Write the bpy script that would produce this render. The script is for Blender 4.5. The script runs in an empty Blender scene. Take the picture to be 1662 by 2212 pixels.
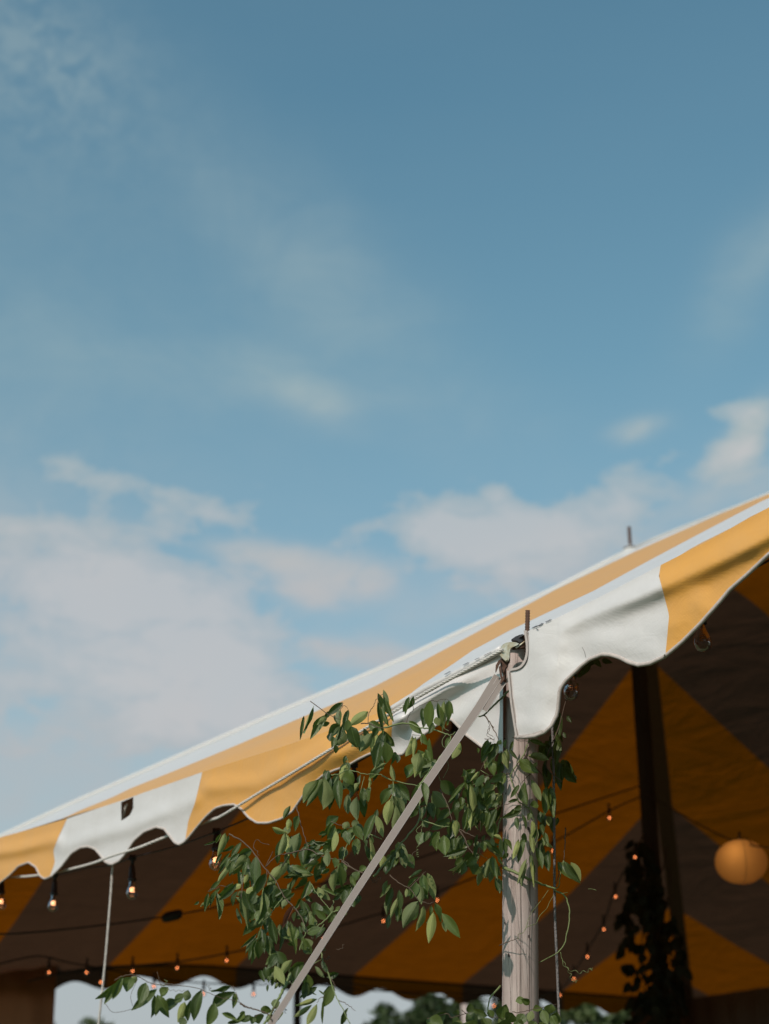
import bpy, bmesh, math, random
import numpy as np
from mathutils import Vector, Matrix, noise as mnoise
random.seed(7); np.random.seed(7)
R = math.radians

# ------------------------------------------------------------------ camera
CZ = 1.05                       # camera height above the lawn
F = 3742.1                      # focal length in units of a 1662 px wide picture
PITCH, ROLL, PHI = 0.387626, -0.0117775, 0.590853
sc = bpy.context.scene
cam_d = bpy.data.cameras.new('camera'); cam = bpy.data.objects.new('camera', cam_d)
sc.collection.objects.link(cam); sc.camera = cam
cam_d.sensor_fit = 'HORIZONTAL'; cam_d.sensor_width = 36.0; cam_d.lens = F / 1662 * 36.0
cam_d.clip_start = 0.05; cam_d.clip_end = 3000
cam.matrix_world = Matrix.Translation((0, 0, CZ)) @ Matrix.Rotation(math.pi/2 + PITCH, 4, 'X') @ Matrix.Rotation(ROLL, 4, 'Z')
cam_d.dof.use_dof = True; cam_d.dof.focus_distance = 4.55; cam_d.dof.aperture_fstop = 4.2
cP, sP, cR, sR = math.cos(PITCH), math.sin(PITCH), math.cos(ROLL), math.sin(ROLL)
ORI = np.array([0, 0, CZ])
def ray(px, py):
    xp, yp = px - 831, py - 1106
    x = cR*xp + sR*yp; u = -(-sR*xp + cR*yp)
    return np.array([x, F*cP - u*sP, F*sP + u*cP])
def at(px, py, Y):
    r = ray(px, py); return ORI + r * (Y / r[1])
dE = np.array([-math.sin(PHI), math.cos(PHI), 0.0])       # along the near eave, away from the camera
nE = np.array([math.cos(PHI), math.sin(PHI), 0.0])        # from the near eave into the tent
ZN = 1.4687 + CZ
P1 = np.array([0.3606, 4.5022, ZN])
S = 1.2192; AL, W2, AP = 10.0688, 9.962, 4.9669; WP = W2/2; PHE = 3.484; AM = 1.9
def tent(a, w, z): return P1 + a*dE + w*nE + np.array([0, 0, z])      # z above the near eave
def onw(px, py, w):                                                    # pixel onto the upright plane at inset w
    r = ray(px, py); t = (w + (P1 - ORI) @ nE) / (r @ nE); return ORI + r*t
def aw(P): q = P - P1; return float(q @ dE), float(q @ nE), float(q[2])

# ------------------------------------------------------------------ node helpers
class NT:
    def __init__(s, tree): s.t = tree; s.n = tree.nodes; s.l = tree.links
    def node(s, typ, **kw):
        n = s.n.new(typ)
        for k, v in kw.items():
            if k.startswith('i_'): n.inputs[k[2:].replace('_', ' ')].default_value = v
            else: setattr(n, k, v)
        return n
    def put(s, sock, v):
        if hasattr(v, 'is_output'): s.l.new(v, sock)
        elif v is not None: sock.default_value = v
    def m(s, op, a, b=None, c=None, clamp=False):
        n = s.n.new('ShaderNodeMath'); n.operation = op; n.use_clamp = clamp
        for i, v in enumerate((a, b, c)): s.put(n.inputs[i], v)
        return n.outputs[0]
    def mix(s, f, a, b, mode='MIX'):
        n = s.n.new('ShaderNodeMix'); n.data_type = 'RGBA'; n.blend_type = mode
        s.put(n.inputs[0], f)
        for i, v in ((6, a), (7, b)):
            if isinstance(v, tuple) and len(v) == 3: v = v + (1,)
            s.put(n.inputs[i], v)
        return n.outputs[2]
    def ramp(s, f, stops):
        n = s.n.new('ShaderNodeValToRGB'); s.put(n.inputs[0], f); e = n.color_ramp.elements
        while len(e) < len(stops): e.new(0.5)
        for k, (p, c) in enumerate(stops):
            e[k].position = p; e[k].color = (c if isinstance(c, tuple) else (c, c, c)) + (1,)
        return n.outputs[0]
    def noise(s, vec=None, scale=5, detail=4, rough=.5, dist=0):
        n = s.n.new('ShaderNodeTexNoise'); s.put(n.inputs['Vector'], vec)
        n.inputs['Scale'].default_value = scale; n.inputs['Detail'].default_value = detail
        n.inputs['Roughness'].default_value = rough; n.inputs['Distortion'].default_value = dist
        return n.outputs[0]
    def mapping(s, vec, scale=(1, 1, 1), loc=(0, 0, 0), rot=(0, 0, 0)):
        n = s.n.new('ShaderNodeMapping'); s.put(n.inputs['Vector'], vec)
        n.inputs['Scale'].default_value = scale; n.inputs['Location'].default_value = loc; n.inputs['Rotation'].default_value = rot
        return n.outputs[0]
    def bump(s, h, strength=.3, dist=.01):
        n = s.n.new('ShaderNodeBump'); s.put(n.inputs['Height'], h)
        n.inputs['Strength'].default_value = strength; n.inputs['Distance'].default_value = dist
        return n.outputs[0]
def material(name):
    m = bpy.data.materials.new(name); m.use_nodes = True
    for n in list(m.node_tree.nodes): m.node_tree.nodes.remove(n)
    nt = NT(m.node_tree); out = nt.node('ShaderNodeOutputMaterial')
    return m, nt, out
def simple(name, col, rough=.6, metal=0., var=.15, scale=30, bump=.2, bdist=.002, spec=.5):
    m, nt, out = material(name)
    tc = nt.node('ShaderNodeTexCoord').outputs['Object']
    nz = nt.noise(tc, scale, 5, .6)
    c1 = tuple(max(0, x*(1-var)) for x in col); c2 = tuple(min(1, x*(1+var)) for x in col)
    p = nt.node('ShaderNodeBsdfPrincipled')
    nt.put(p.inputs['Base Color'], nt.mix(nz, c1, c2)); p.inputs['Roughness'].default_value = rough
    p.inputs['Metallic'].default_value = metal; p.inputs['Specular IOR Level'].default_value = spec
    nt.put(p.inputs['Normal'], nt.bump(nz, bump, bdist)); nt.l.new(p.outputs[0], out.inputs[0])
    return m

# ------------------------------------------------------------------ world: Nishita sky with thin clouds
SUN_AZ, SUN_EL = R(-150), R(38)          # azimuth clockwise from the view direction (+Y): behind, to the left
sunv = Vector((math.sin(SUN_AZ)*math.cos(SUN_EL), math.cos(SUN_AZ)*math.cos(SUN_EL), math.sin(SUN_EL)))
world = bpy.data.worlds.new('World'); sc.world = world; world.use_nodes = True
for n in list(world.node_tree.nodes): world.node_tree.nodes.remove(n)
nt = NT(world.node_tree)
out = nt.node('ShaderNodeOutputWorld'); bg = nt.node('ShaderNodeBackground')
sky = nt.node('ShaderNodeTexSky'); sky.sky_type = 'NISHITA'; sky.sun_disc = False
sky.sun_elevation = SUN_EL; sky.sun_rotation = SUN_AZ; sky.air_density = 1.0; sky.dust_density = 1.2; sky.ozone_density = 1.2; sky.altitude = 50
dirv = nt.node('ShaderNodeTexCoord').outputs['Generated']
sep = nt.node('ShaderNodeSeparateXYZ'); nt.l.new(dirv, sep.inputs[0])
dx, dy, dz = sep.outputs
az = nt.m('ARCTAN2', dx, dy); el = nt.m('ARCSINE', dz)
warp = nt.node('ShaderNodeTexNoise'); nt.l.new(dirv, warp.inputs['Vector']); warp.inputs['Scale'].default_value = 9; warp.inputs['Detail'].default_value = 4; warp.inputs['Roughness'].default_value=.55
wsep = nt.node('ShaderNodeSeparateColor'); nt.l.new(warp.outputs[1], wsep.inputs[0])
az2 = nt.m('MULTIPLY_ADD', nt.m('SUBTRACT', wsep.outputs[0], .5), .04, az)
el2 = nt.m('MULTIPLY_ADD', nt.m('SUBTRACT', wsep.outputs[1], .5), .022, el)
# clouds that stand in the sky: (centre px, centre py, half-width, half-height, slope, density)
CL = [(120, 1250, 430, 130, .12, .9, 'c'), (330, 1400, 260, 110, .1, .5, 'c'), (280, 1050, 290, 42, .22, .75, 'c'), (20, 1150, 200, 110, .1, .5, 's'), (330, 1300, 170, 90, .2, .5, 'c'),
      (130, 1690, 560, 200, -.1, .85, 's'), (200, 1560, 500, 90, -.05, .45, 'c'), (130, 1480, 420, 90, .0, .5, 'c'), (420, 1580, 200, 60, -.1, .45, 'c'),
      (1110, 1185, 245, 88, .12, 1.1, 'c'), (935, 1140, 100, 60, .15, .7, 'c'), (1180, 1210, 280, 60, -.1, .5, 's'), (1340, 1070, 110, 48, -.1, .75, 'c'), (1540, 1090, 190, 50, -.35, .7, 's'), (1230, 1150, 180, 50, -.1, .5, 'c'), (1085, 1080, 70, 34, .3, .8, 'c'),
      (535, 1193, 62, 24, .05, .8, 'p'), (618, 1205, 50, 26, .0, 1.1, 'p'), (765, 1245, 64, 34, .2, .9, 'p'), (675, 1272, 60, 36, .1, .7, 'p'),
      (720, 1408, 60, 26, .05, .5, 'p'), (810, 1412, 80, 30, .05, .55, 'p'), (520, 1480, 100, 50, .0, .5, 'c'), (1000, 1300, 160, 40, -.2, .25, 's'),
      (1600, 965, 70, 50, -.5, 1.0, 'c'), (1580, 885, 80, 24, .15, .8, 'c'), (1385, 922, 46, 20, -.1, .34, 'p'), (1600, 950, 50, 36, -.7, .6, 'p'), (1650, 560, 130, 90, -.7, .33, 's'), (1480, 985, 110, 26, 0, .3, 'c'),
      (680, 865, 75, 42, .4, .17, 'p'), (640, 840, 120, 50, .3, .30, 's'), (520, 820, 380, 50, .12, .26, 's'), (740, 640, 300, 170, .7, .26, 's'), (480, 430, 330, 110, .9, .07, 's'),
      (60, 130, 230, 150, .3, .42, 'm'), (-100, 780, 560, 420, .1, .20, 's'), (80, 1900, 900, 170, 0, .6, 's'), (1200, 1850, 900, 300, 0, .45, 's')]
accs = {'c': None, 's': None, 'm': None, 'p': None}
for (cx, cy, hw, hh, slope, dens, kd) in CL:
    r = ray(cx, cy); r = r/np.linalg.norm(r); a0 = math.atan2(r[0], r[1]); e0 = math.asin(r[2])
    rx = hw/F*1.08; ry = hh/F
    da = nt.m('SUBTRACT', az2, a0); de = nt.m('SUBTRACT', el2, e0)
    de = nt.m('MULTIPLY_ADD', da, slope, de)
    q = nt.m('ADD', nt.m('POWER', nt.m('DIVIDE', nt.m('ABSOLUTE', da), rx), 2.0), nt.m('POWER', nt.m('DIVIDE', nt.m('ABSOLUTE', de), ry), 2.0))
    g = nt.m('MULTIPLY', nt.m('EXPONENT', nt.m('MULTIPLY', q, -.85)), dens)
    accs[kd] = g if accs[kd] is None else nt.m('ADD', accs[kd], g)
nf = nt.noise(nt.mapping(dirv, (1, 1, 2.3)), 17, 9, .6, .5)
ncir = nt.noise(nt.mapping(dirv, (1, 1, 1.0), rot=(0, .5, .3)), 9, 7, .62, 1.2)
nfine = nt.noise(nt.mapping(dirv, (1, 1, 1.6)), 42, 6, .62, .3)
nmot = nt.noise(nt.mapping(dirv, (1, 1, 1.2)), 78, 4, .6, .4)
tex = nt.m('ADD', nt.m('MULTIPLY', nf, .66), nt.m('MULTIPLY', nfine, .37))
gen = nt.ramp(nt.noise(nt.mapping(dirv, (1, 1, 3)), 2.2, 5, .55), [(.5, 0.), (.8, .3)])
ctex = nt.m('SUBTRACT', nt.m('ADD', nt.m('MULTIPLY', accs['c'], 1.15), nt.m('MULTIPLY', nt.m('SUBTRACT', tex, .52), 3.6)), .46)          # dense parts fill in, thin rims break up
cm = nt.m('MULTIPLY', nt.ramp(ctex, [(.0, 0.), (.35, .55), (1., 1.)]), nt.m('MULTIPLY', accs['c'], 4.0, clamp=True))
sm = nt.m('MULTIPLY', accs['s'], nt.m('MULTIPLY', nt.ramp(nf, [(.3, .5), (.65, 1.)]), nt.ramp(ncir, [(.35, .45), (.62, 1.25 if False else 1.)])))
mm = nt.m('MULTIPLY', accs['m'], nt.ramp(nmot, [(.38, .15), (.66, .8)]))
veil = nt.ramp(nt.m('DIVIDE', el, 1.5708), [(.0, 2.4), (.07, 1.7), (.13, .42), (.22, .18), (.30, .09), (.40, .02), (1., .02)])
cm = nt.m('ADD', nt.m('ADD', nt.m('MULTIPLY', cm, 1.0), nt.m('MULTIPLY', sm, 1.1)), nt.m('ADD', mm, nt.m('MULTIPLY', gen, .1)))
cm = nt.m('ADD', cm, nt.m('ADD', veil, nt.m('MULTIPLY', nt.m('MULTIPLY', accs['p'], 2.6), nt.ramp(tex, [(.38, .25), (.58, 1.0)]))))
cm = nt.m('SUBTRACT', 1.0, nt.m('EXPONENT', nt.m('MULTIPLY', cm, -1.35)))
skyc = nt.mix(1.0, sky.outputs[0], (.73, 1.09, .935), 'MULTIPLY')
hs = nt.node('ShaderNodeHueSaturation'); nt.l.new(skyc, hs.inputs['Color']); hs.inputs['Saturation'].default_value = 1.0
cloudc = nt.ramp(nt.m('DIVIDE', el, 1.5708), [(.08, (3.25, 3.38, 3.52)), (.22, (3.65, 3.7, 3.78)), (.30, (2.9, 3.6, 3.6)), (.45, (2.9, 3.6, 3.62))])
cloudc = nt.mix(nt.ramp(ctex, [(.35, 0.), (1.0, .55)]), cloudc, (4.45, 4.3, 4.3))
full = nt.mix(cm, hs.outputs[0], cloudc)
nt.l.new(full, bg.inputs[0]); bg.inputs[1].default_value = .134
nt.l.new(bg.outputs[0], out.inputs[0])
sl = bpy.data.lights.new('sun', 'SUN'); sl.energy = 2.8; sl.angle = R(.55); sl.color = (1.0, .865, .80)
so = bpy.data.objects.new('sun', sl); sc.collection.objects.link(so); so.rotation_euler = sunv.to_track_quat('Z', 'Y').to_euler(); so.location = sunv*20
sc.view_settings.view_transform = 'Standard'; sc.view_settings.look = 'None'; sc.view_settings.gamma = 1.0
sc.view_settings.use_curve_mapping = False; sc.view_settings.exposure = 0.0

# ------------------------------------------------------------------ object helpers
COL = sc.collection
def link(o): COL.objects.link(o); return o
def empty(name, loc, label, cat, group=None):
    o = bpy.data.objects.new(name, None); o.location = tuple(loc); link(o); o.empty_display_size = .1
    o['label'] = label; o['category'] = cat
    if group: o['group'] = group
    return o
def tag(o, label, cat, group=None):
    o['label'] = label; o['category'] = cat
    if group: o['group'] = group
    return o
def mesh(name, V, Fs, mats, smooth=True, midx=None):
    me = bpy.data.meshes.new(name); me.from_pydata([tuple(map(float, v)) for v in V], [], [tuple(f) for f in Fs]); me.update()
    for m in (mats if isinstance(mats, (list, tuple)) else [mats]): me.materials.append(m)
    if smooth: me.polygons.foreach_set('use_smooth', [True]*len(me.polygons))
    if midx is not None: me.polygons.foreach_set('material_index', midx)
    return me
def obj(name, V, Fs, mats, parent=None, smooth=True, origin=None, midx=None):
    """V in world coordinates; the object's origin is put at its parent's place (or `origin`)."""
    V = np.array(V, float)
    o0 = np.array(origin if origin is not None else (parent_world(parent) if parent else V.mean(0)), float)
    me = mesh(name, V - o0, Fs, mats, smooth, midx); o = link(bpy.data.objects.new(name, me))
    if parent: o.parent = parent; o.location = tuple(o0 - np.array(parent_world(parent)))
    else: o.location = tuple(o0)
    return o
def parent_world(p):
    v = Vector(p.location)
    while p.parent: p = p.parent; v += Vector(p.location)
    return v
def spline(pts, sub=6):
    P = [np.array(p, float) for p in pts]
    if len(P) < 3: return P
    out = []
    for i in range(len(P)-1):
        p0 = P[i-1] if i else 2*P[0]-P[1]; p1 = P[i]; p2 = P[i+1]; p3 = P[i+2] if i+2 < len(P) else 2*P[-1]-P[-2]
        for k in range(sub):
            t = k/sub; out.append(.5*((2*p1)+(-p0+p2)*t+(2*p0-5*p1+4*p2-p3)*t*t+(-p0+3*p1-3*p2+p3)*t**3))
    out.append(P[-1]); return out
def tube_geo(pts, rad, n=6, twist=0.):
    pts = [Vector(p) for p in pts]; N = len(pts); V = []; Fs = []
    rad = rad if hasattr(rad, '__len__') else [rad]*N
    up = Vector((.31, .17, .93))
    for i, p in enumerate(pts):
        t = (pts[min(i+1, N-1)]-pts[max(i-1, 0)]).normalized()
        x = t.cross(up)
        if x.length < 1e-3: x = t.cross(Vector((1, 0, 0)))
        x.normalize(); y = t.cross(x)
        for k in range(n):
            a = 2*math.pi*k/n + twist*i; V.append(p + (x*math.cos(a)+y*math.sin(a))*rad[i])
    for i in range(N-1):
        for k in range(n): Fs.append((i*n+k, i*n+(k+1) % n, (i+1)*n+(k+1) % n, (i+1)*n+k))
    Fs.append(tuple(range(n))[::-1]); Fs.append(tuple((N-1)*n+k for k in range(n)))
    return V, Fs
def join(geos):
    V = []; Fs = []
    for v, f in geos:
        o = len(V); V += list(v); Fs += [tuple(i+o for i in q) for q in f]
    return V, Fs
def lathe(profile, n=20, axis=(0, 0, 1), base=(0, 0, 0)):
    V = []; Fs = []
    for r, z in profile:
        for k in range(n):
            a = 2*math.pi*k/n; V.append((base[0]+r*math.cos(a), base[1]+r*math.sin(a), base[2]+z))
    for i in range(len(profile)-1):
        for k in range(n): Fs.append((i*n+k, i*n+(k+1) % n, (i+1)*n+(k+1) % n, (i+1)*n+k))
    return V, Fs
def box_geo(c, ax, h):
    c = np.array(c); V = []
    for i in (-1, 1):
        for j in (-1, 1):
            for k in (-1, 1): V.append(c + i*h[0]*np.array(ax[0]) + j*h[1]*np.array(ax[1]) + k*h[2]*np.array(ax[2]))
    return V, [(0, 1, 3, 2), (4, 6, 7, 5), (0, 4, 5, 1), (2, 3, 7, 6), (0, 2, 6, 4), (1, 5, 7, 3)]
def grid_faces(nu, nv):
    return [(i*nv+j, (i+1)*nv+j, (i+1)*nv+j+1, i*nv+j+1) for i in range(nu-1) for j in range(nv-1)]
def sstep(x, a, b):
    t = np.clip((x-a)/(b-a), 0, 1); return t*t*(3-2*t)

# ------------------------------------------------------------------ materials
def cloth(name, top, under, trans, tw, rough=.5):
    m, nt, out = material(name)
    geo = nt.node('ShaderNodeNewGeometry'); tc = nt.node('ShaderNodeTexCoord').outputs['Object']
    big = nt.noise(tc, 3.2, 5, .6); fine = nt.noise(tc, 60, 4, .6)
    dirt = nt.ramp(nt.noise(nt.mapping(tc, (1, 1, .35)), 7, 7, .65, .4), [(.42, 0.), (.78, 1.)])
    w1 = nt.node('ShaderNodeTexWave', wave_type='BANDS', bands_direction='Z'); nt.l.new(tc, w1.inputs[0]); w1.inputs['Scale'].default_value = 95; w1.inputs['Distortion'].default_value = 1.0
    w2 = nt.node('ShaderNodeTexWave', wave_type='BANDS', bands_direction='DIAGONAL'); nt.l.new(nt.mapping(tc, (1, 1, 0)), w2.inputs[0]); w2.inputs['Scale'].default_value = 95; w2.inputs['Distortion'].default_value = 1.0
    cr = nt.noise(nt.mapping(tc, (1, 1, 1.7)), 9, 6, .62, 1.6)
    h = nt.m('ADD', nt.m('MULTIPLY', nt.m('ADD', w1.outputs['Fac'], w2.outputs['Fac']), .25), nt.m('ADD', nt.m('MULTIPLY', big, 2.0), nt.m('MULTIPLY', cr, 3.2)))
    c = nt.mix(nt.m('MULTIPLY', fine, .25), top, tuple(x*.86 for x in top)); c = nt.mix(nt.m('MULTIPLY', dirt, .15), c, (.36, .30, .22))
    p = nt.node('ShaderNodeBsdfPrincipled'); nt.put(p.inputs['Base Color'], c); p.inputs['Roughness'].default_value = rough
    p.inputs['Specular IOR Level'].default_value = .55; nt.put(p.inputs['Normal'], nt.bump(h, .25, .0022)); p.inputs['Coat Weight'].default_value = .46; p.inputs['Coat Roughness'].default_value = .62; p.inputs['Coat IOR'].default_value = 1.6
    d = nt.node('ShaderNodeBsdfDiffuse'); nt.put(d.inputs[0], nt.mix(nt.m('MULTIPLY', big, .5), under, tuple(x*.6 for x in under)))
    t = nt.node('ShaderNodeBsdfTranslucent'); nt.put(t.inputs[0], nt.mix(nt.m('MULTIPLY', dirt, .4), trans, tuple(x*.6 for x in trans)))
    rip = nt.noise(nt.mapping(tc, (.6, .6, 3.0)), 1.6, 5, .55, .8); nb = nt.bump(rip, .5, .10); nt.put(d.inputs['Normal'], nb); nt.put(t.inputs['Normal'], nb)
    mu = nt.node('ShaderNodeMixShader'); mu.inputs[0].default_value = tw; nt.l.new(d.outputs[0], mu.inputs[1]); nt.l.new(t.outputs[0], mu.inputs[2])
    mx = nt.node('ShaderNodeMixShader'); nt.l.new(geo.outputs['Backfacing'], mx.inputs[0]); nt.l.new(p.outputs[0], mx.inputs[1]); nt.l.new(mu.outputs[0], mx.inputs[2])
    nt.l.new(mx.outputs[0], out.inputs[0]); return m
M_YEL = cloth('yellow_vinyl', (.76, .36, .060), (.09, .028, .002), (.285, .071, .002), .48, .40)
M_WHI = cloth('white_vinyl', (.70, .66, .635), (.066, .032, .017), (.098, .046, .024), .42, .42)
M_BIND = simple('edge_binding', (.50, .43, .39), .7, 0, .25, 80)
M_PIPE = simple('white_piping', (.58, .56, .53), .5, 0, .1, 60)
M_ROPEW = simple('white_rope', (.62, .58, .53), .8, 0, .25, 300, .6, .003)
M_CURT = cloth('sidewall_vinyl', (.10, .06, .035), (.16, .085, .045), (.09, .04, .015), .3, .6)
M_SEAM = simple('hip_webbing', (.24, .13, .075), .8)
M_BLACK = simple('black_rubber', (.022, .02, .024), .45, 0, .2, 60)
M_RUST = simple('rusted_steel', (.12, .065, .045), .75, .5, .5, 70, .8, .004)
M_ZINC = None
def zinc():
    m, nt, out = material('worn_zinc'); tc = nt.node('ShaderNodeTexCoord').outputs['Object']
    nz = nt.noise(tc, 40, 6, .65, .5); n2 = nt.noise(tc, 140, 4, .6)
    c = nt.ramp(nz, [(.3, (.16, .10, .06)), (.42, (.42, .36, .24)), (.6, (.50, .49, .40)), (.75, (.60, .58, .52))])
    p = nt.node('ShaderNodeBsdfPrincipled'); nt.put(p.inputs['Base Color'], c); p.inputs['Metallic'].default_value = .55
    nt.put(p.inputs['Roughness'], nt.ramp(n2, [(.3, .35), (.7, .65)])); nt.put(p.inputs['Normal'], nt.bump(n2, .3, .001)); nt.l.new(p.outputs[0], out.inputs[0]); return m
M_ZINC = zinc()
def wood(name, c1, c2, dark):
    m, nt, out = material(name); tc = nt.node('ShaderNodeTexCoord').outputs['Object']
    st = nt.mapping(tc, (1, 1, .055)); a = nt.noise(st, 60, 7, .65, .3); b = nt.noise(nt.mapping(tc, (1, 1, .3)), 9, 5, .6, .6)
    c = nt.mix(nt.ramp(a, [(.3, 0.), (.7, 1.)]), c1, c2); c = nt.mix(nt.ramp(b, [(.38, .55), (.6, 0.)]), c, dark)
    v = nt.node('ShaderNodeTexVoronoi'); nt.l.new(nt.mapping(tc, (1, 1, .03)), v.inputs['Vector']); v.inputs['Scale'].default_value = 34; v.feature = 'DISTANCE_TO_EDGE'
    crack = nt.m('MULTIPLY', nt.ramp(v.outputs[0], [(.0, 1.), (.022, 0.)]), nt.ramp(b, [(.45, 0.), (.55, 1.)]))
    c = nt.mix(nt.m('MULTIPLY', crack, .22), c, (.05, .035, .03))
    p = nt.node('ShaderNodeBsdfPrincipled'); nt.put(p.inputs['Base Color'], c); p.inputs['Roughness'].default_value = .78; p.inputs['Specular IOR Level'].default_value = .25
    h = nt.m('SUBTRACT', a, nt.m('MULTIPLY', crack, 1.5)); nt.put(p.inputs['Normal'], nt.bump(h, .6, .002)); nt.l.new(p.outputs[0], out.inputs[0]); return m
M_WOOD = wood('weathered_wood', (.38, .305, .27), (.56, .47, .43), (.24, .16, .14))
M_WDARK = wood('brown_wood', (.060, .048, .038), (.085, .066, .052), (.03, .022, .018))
M_CRACK = simple('crack_and_knot', (.05, .035, .03), .95, 0, .2)  # dark brown of the drying cracks and knots in the near pole
def webbing():
    m, nt, out = material('strap_webbing'); uv = nt.node('ShaderNodeUVMap').outputs[0]
    s = nt.node('ShaderNodeSeparateXYZ'); nt.l.new(uv, s.inputs[0])
    diag = nt.m('SINE', nt.m('MULTIPLY', nt.m('ADD', s.outputs[1], nt.m('MULTIPLY', s.outputs[0], .018)), 2100))
    col = nt.mix(nt.m('MULTIPLY_ADD', diag, .22, .4), (.30, .245, .21), (.16, .13, .11))
    eg = nt.ramp(nt.m('ABSOLUTE', nt.m('SUBTRACT', s.outputs[0], .5)), [(.44, 0.), (.47, 1.)]); col = nt.mix(nt.m('MULTIPLY', eg, .6), col, (.58, .52, .48)); nz = nt.noise(uv, 30, 5, .6); col = nt.mix(nt.m('MULTIPLY', nz, .3), col, (.26, .21, .19))
    p = nt.node('ShaderNodeBsdfPrincipled'); nt.put(p.inputs['Base Color'], col); p.inputs['Roughness'].default_value = .75
    nt.put(p.inputs['Normal'], nt.bump(diag, .5, .0006)); nt.l.new(p.outputs[0], out.inputs[0]); return m
M_WEB = webbing()
def leafmat(name, top, under, tr, hv=.45):
    m, nt, out = material(name); geo = nt.node('ShaderNodeNewGeometry'); tc = nt.node('ShaderNodeTexCoord').outputs['Object']
    oi = nt.node('ShaderNodeObjectInfo').outputs['Random']
    s = nt.node('ShaderNodeSeparateXYZ'); nt.l.new(tc, s.inputs[0]); ax = nt.m('ABSOLUTE', s.outputs[0])
    rib = nt.ramp(ax, [(.012, 1.), (.035, 0.)])
    vein = nt.m('SINE', nt.m('MULTIPLY', nt.m('SUBTRACT', s.outputs[1], nt.m('MULTIPLY', ax, .9)), 48))
    vein = nt.m('MULTIPLY', nt.ramp(vein, [(.93, 0.), (1., 1.)]), .35)
    lines = nt.m('MAXIMUM', nt.m('MULTIPLY', rib, .65), vein)
    bl = nt.noise(nt.mapping(tc, (1, 1, 1)), 5, 4, .6)
    def var(c):
        a = nt.mix(oi, tuple(x*(1-hv) for x in c), (min(1, c[0]*(1+hv*1.5)), min(1, c[1]*(1+hv)), c[2]*(1+hv*.2)))
        return nt.mix(nt.m('MULTIPLY', bl, .35), a, tuple(x*.72 for x in c))
    ct = nt.mix(nt.m('MULTIPLY', lines, .6), var(top), tuple(min(1, x*2.4) for x in top))
    cu = nt.mix(nt.m('MULTIPLY', lines, .5), var(under), tuple(min(1, x*1.5) for x in under))
    spot = nt.ramp(nt.noise(tc, 7, 3, .5), [(.77, 0.), (.79, 1.)]); ct = nt.mix(nt.m('MULTIPLY', spot, .7), ct, (.16, .10, .05)); 
    col = nt.mix(geo.outputs['Backfacing'], ct, cu)
    p = nt.node('ShaderNodeBsdfPrincipled'); nt.put(p.inputs['Base Color'], col)
    nt.put(p.inputs['Roughness'], nt.m('MULTIPLY_ADD', geo.outputs['Backfacing'], .25, .42)); nt.put(p.inputs['Normal'], nt.bump(nt.m('ADD', lines, bl), .35, .004))
    p.inputs['Specular IOR Level'].default_value = .4
    t = nt.node('ShaderNodeBsdfTranslucent'); t.inputs[0].default_value = tr + (1,)
    mx = nt.node('ShaderNodeMixShader'); mx.inputs[0].default_value = .22; nt.l.new(p.outputs[0], mx.inputs[1]); nt.l.new(t.outputs[0], mx.inputs[2]); nt.l.new(mx.outputs[0], out.inputs[0])
    return m
M_LEAF = leafmat('smilax_leaf', (.070, .108, .030), (.225, .275, .112), (.18, .28, .035))
M_LSHADE = leafmat('shaded_leaf', (.020, .028, .012), (.03, .04, .018), (.02, .03, .01))  # vine leaf darkened: shade inside the tent is put into its colour
M_LDRY = leafmat('dry_leaf', (.20, .085, .055), (.26, .13, .09), (.2, .08, .03), .1)
M_TREE = leafmat('tree_foliage', (.045, .075, .03), (.07, .10, .045), (.08, .13, .02))
M_STEM = simple('green_stem', (.17, .21, .075), .6, 0, .35, 40)
M_STEMD = simple('brown_stem', (.10, .065, .04), .7, 0, .4, 40)
M_BARK = simple('bark', (.10, .075, .055), .9, 0, .4, 12, .8, .02)
def glass():
    m, nt, out = material('bulb_glass'); lw = nt.node('ShaderNodeLayerWeight'); lw.inputs[0].default_value = .35
    tr = nt.node('ShaderNodeBsdfTransparent'); tr.inputs[0].default_value = (.80, .74, .72, 1)
    g = nt.node('ShaderNodeBsdfGlossy'); g.inputs[0].default_value = (.9, .9, .95, 1); g.inputs['Roughness'].default_value = .06
    f = nt.m('MULTIPLY_ADD', lw.outputs['Fresnel'], .45, .03)
    mx = nt.node('ShaderNodeMixShader'); nt.l.new(f, mx.inputs[0]); nt.l.new(tr.outputs[0], mx.inputs[1]); nt.l.new(g.outputs[0], mx.inputs[2]); nt.l.new(mx.outputs[0], out.inputs[0]); return m
M_GLASS = glass()
def emis(name, col, st):
    m, nt, out = material(name); e = nt.node('ShaderNodeEmission'); e.inputs[0].default_value = col + (1,); e.inputs[1].default_value = st
    nt.l.new(e.outputs[0], out.inputs[0]); return m
M_FIL = emis('lit_filament', (1., .30, .10), 6.)
M_FILN = emis('lit_filament_near', (1., .45, .2), 5.)
M_FOFF = simple('cold_filament', (.5, .25, .12), .4, .6)
def lawn():
    m, nt, out = material('lawn'); tc = nt.node('ShaderNodeTexCoord').outputs['Object']
    a = nt.noise(tc, 2, 8, .7); b = nt.noise(tc, 40, 4, .7)
    c = nt.mix(a, (.05, .075, .022), (.11, .12, .045)); c = nt.mix(nt.m('MULTIPLY', b, .5), c, (.04, .05, .015))
    p = nt.node('ShaderNodeBsdfPrincipled'); nt.put(p.inputs['Base Color'], c); p.inputs['Roughness'].default_value = .9; nt.put(p.inputs['Normal'], nt.bump(b, .8, .03)); nt.l.new(p.outputs[0], out.inputs[0]); return m
M_LAWN = lawn()
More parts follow.
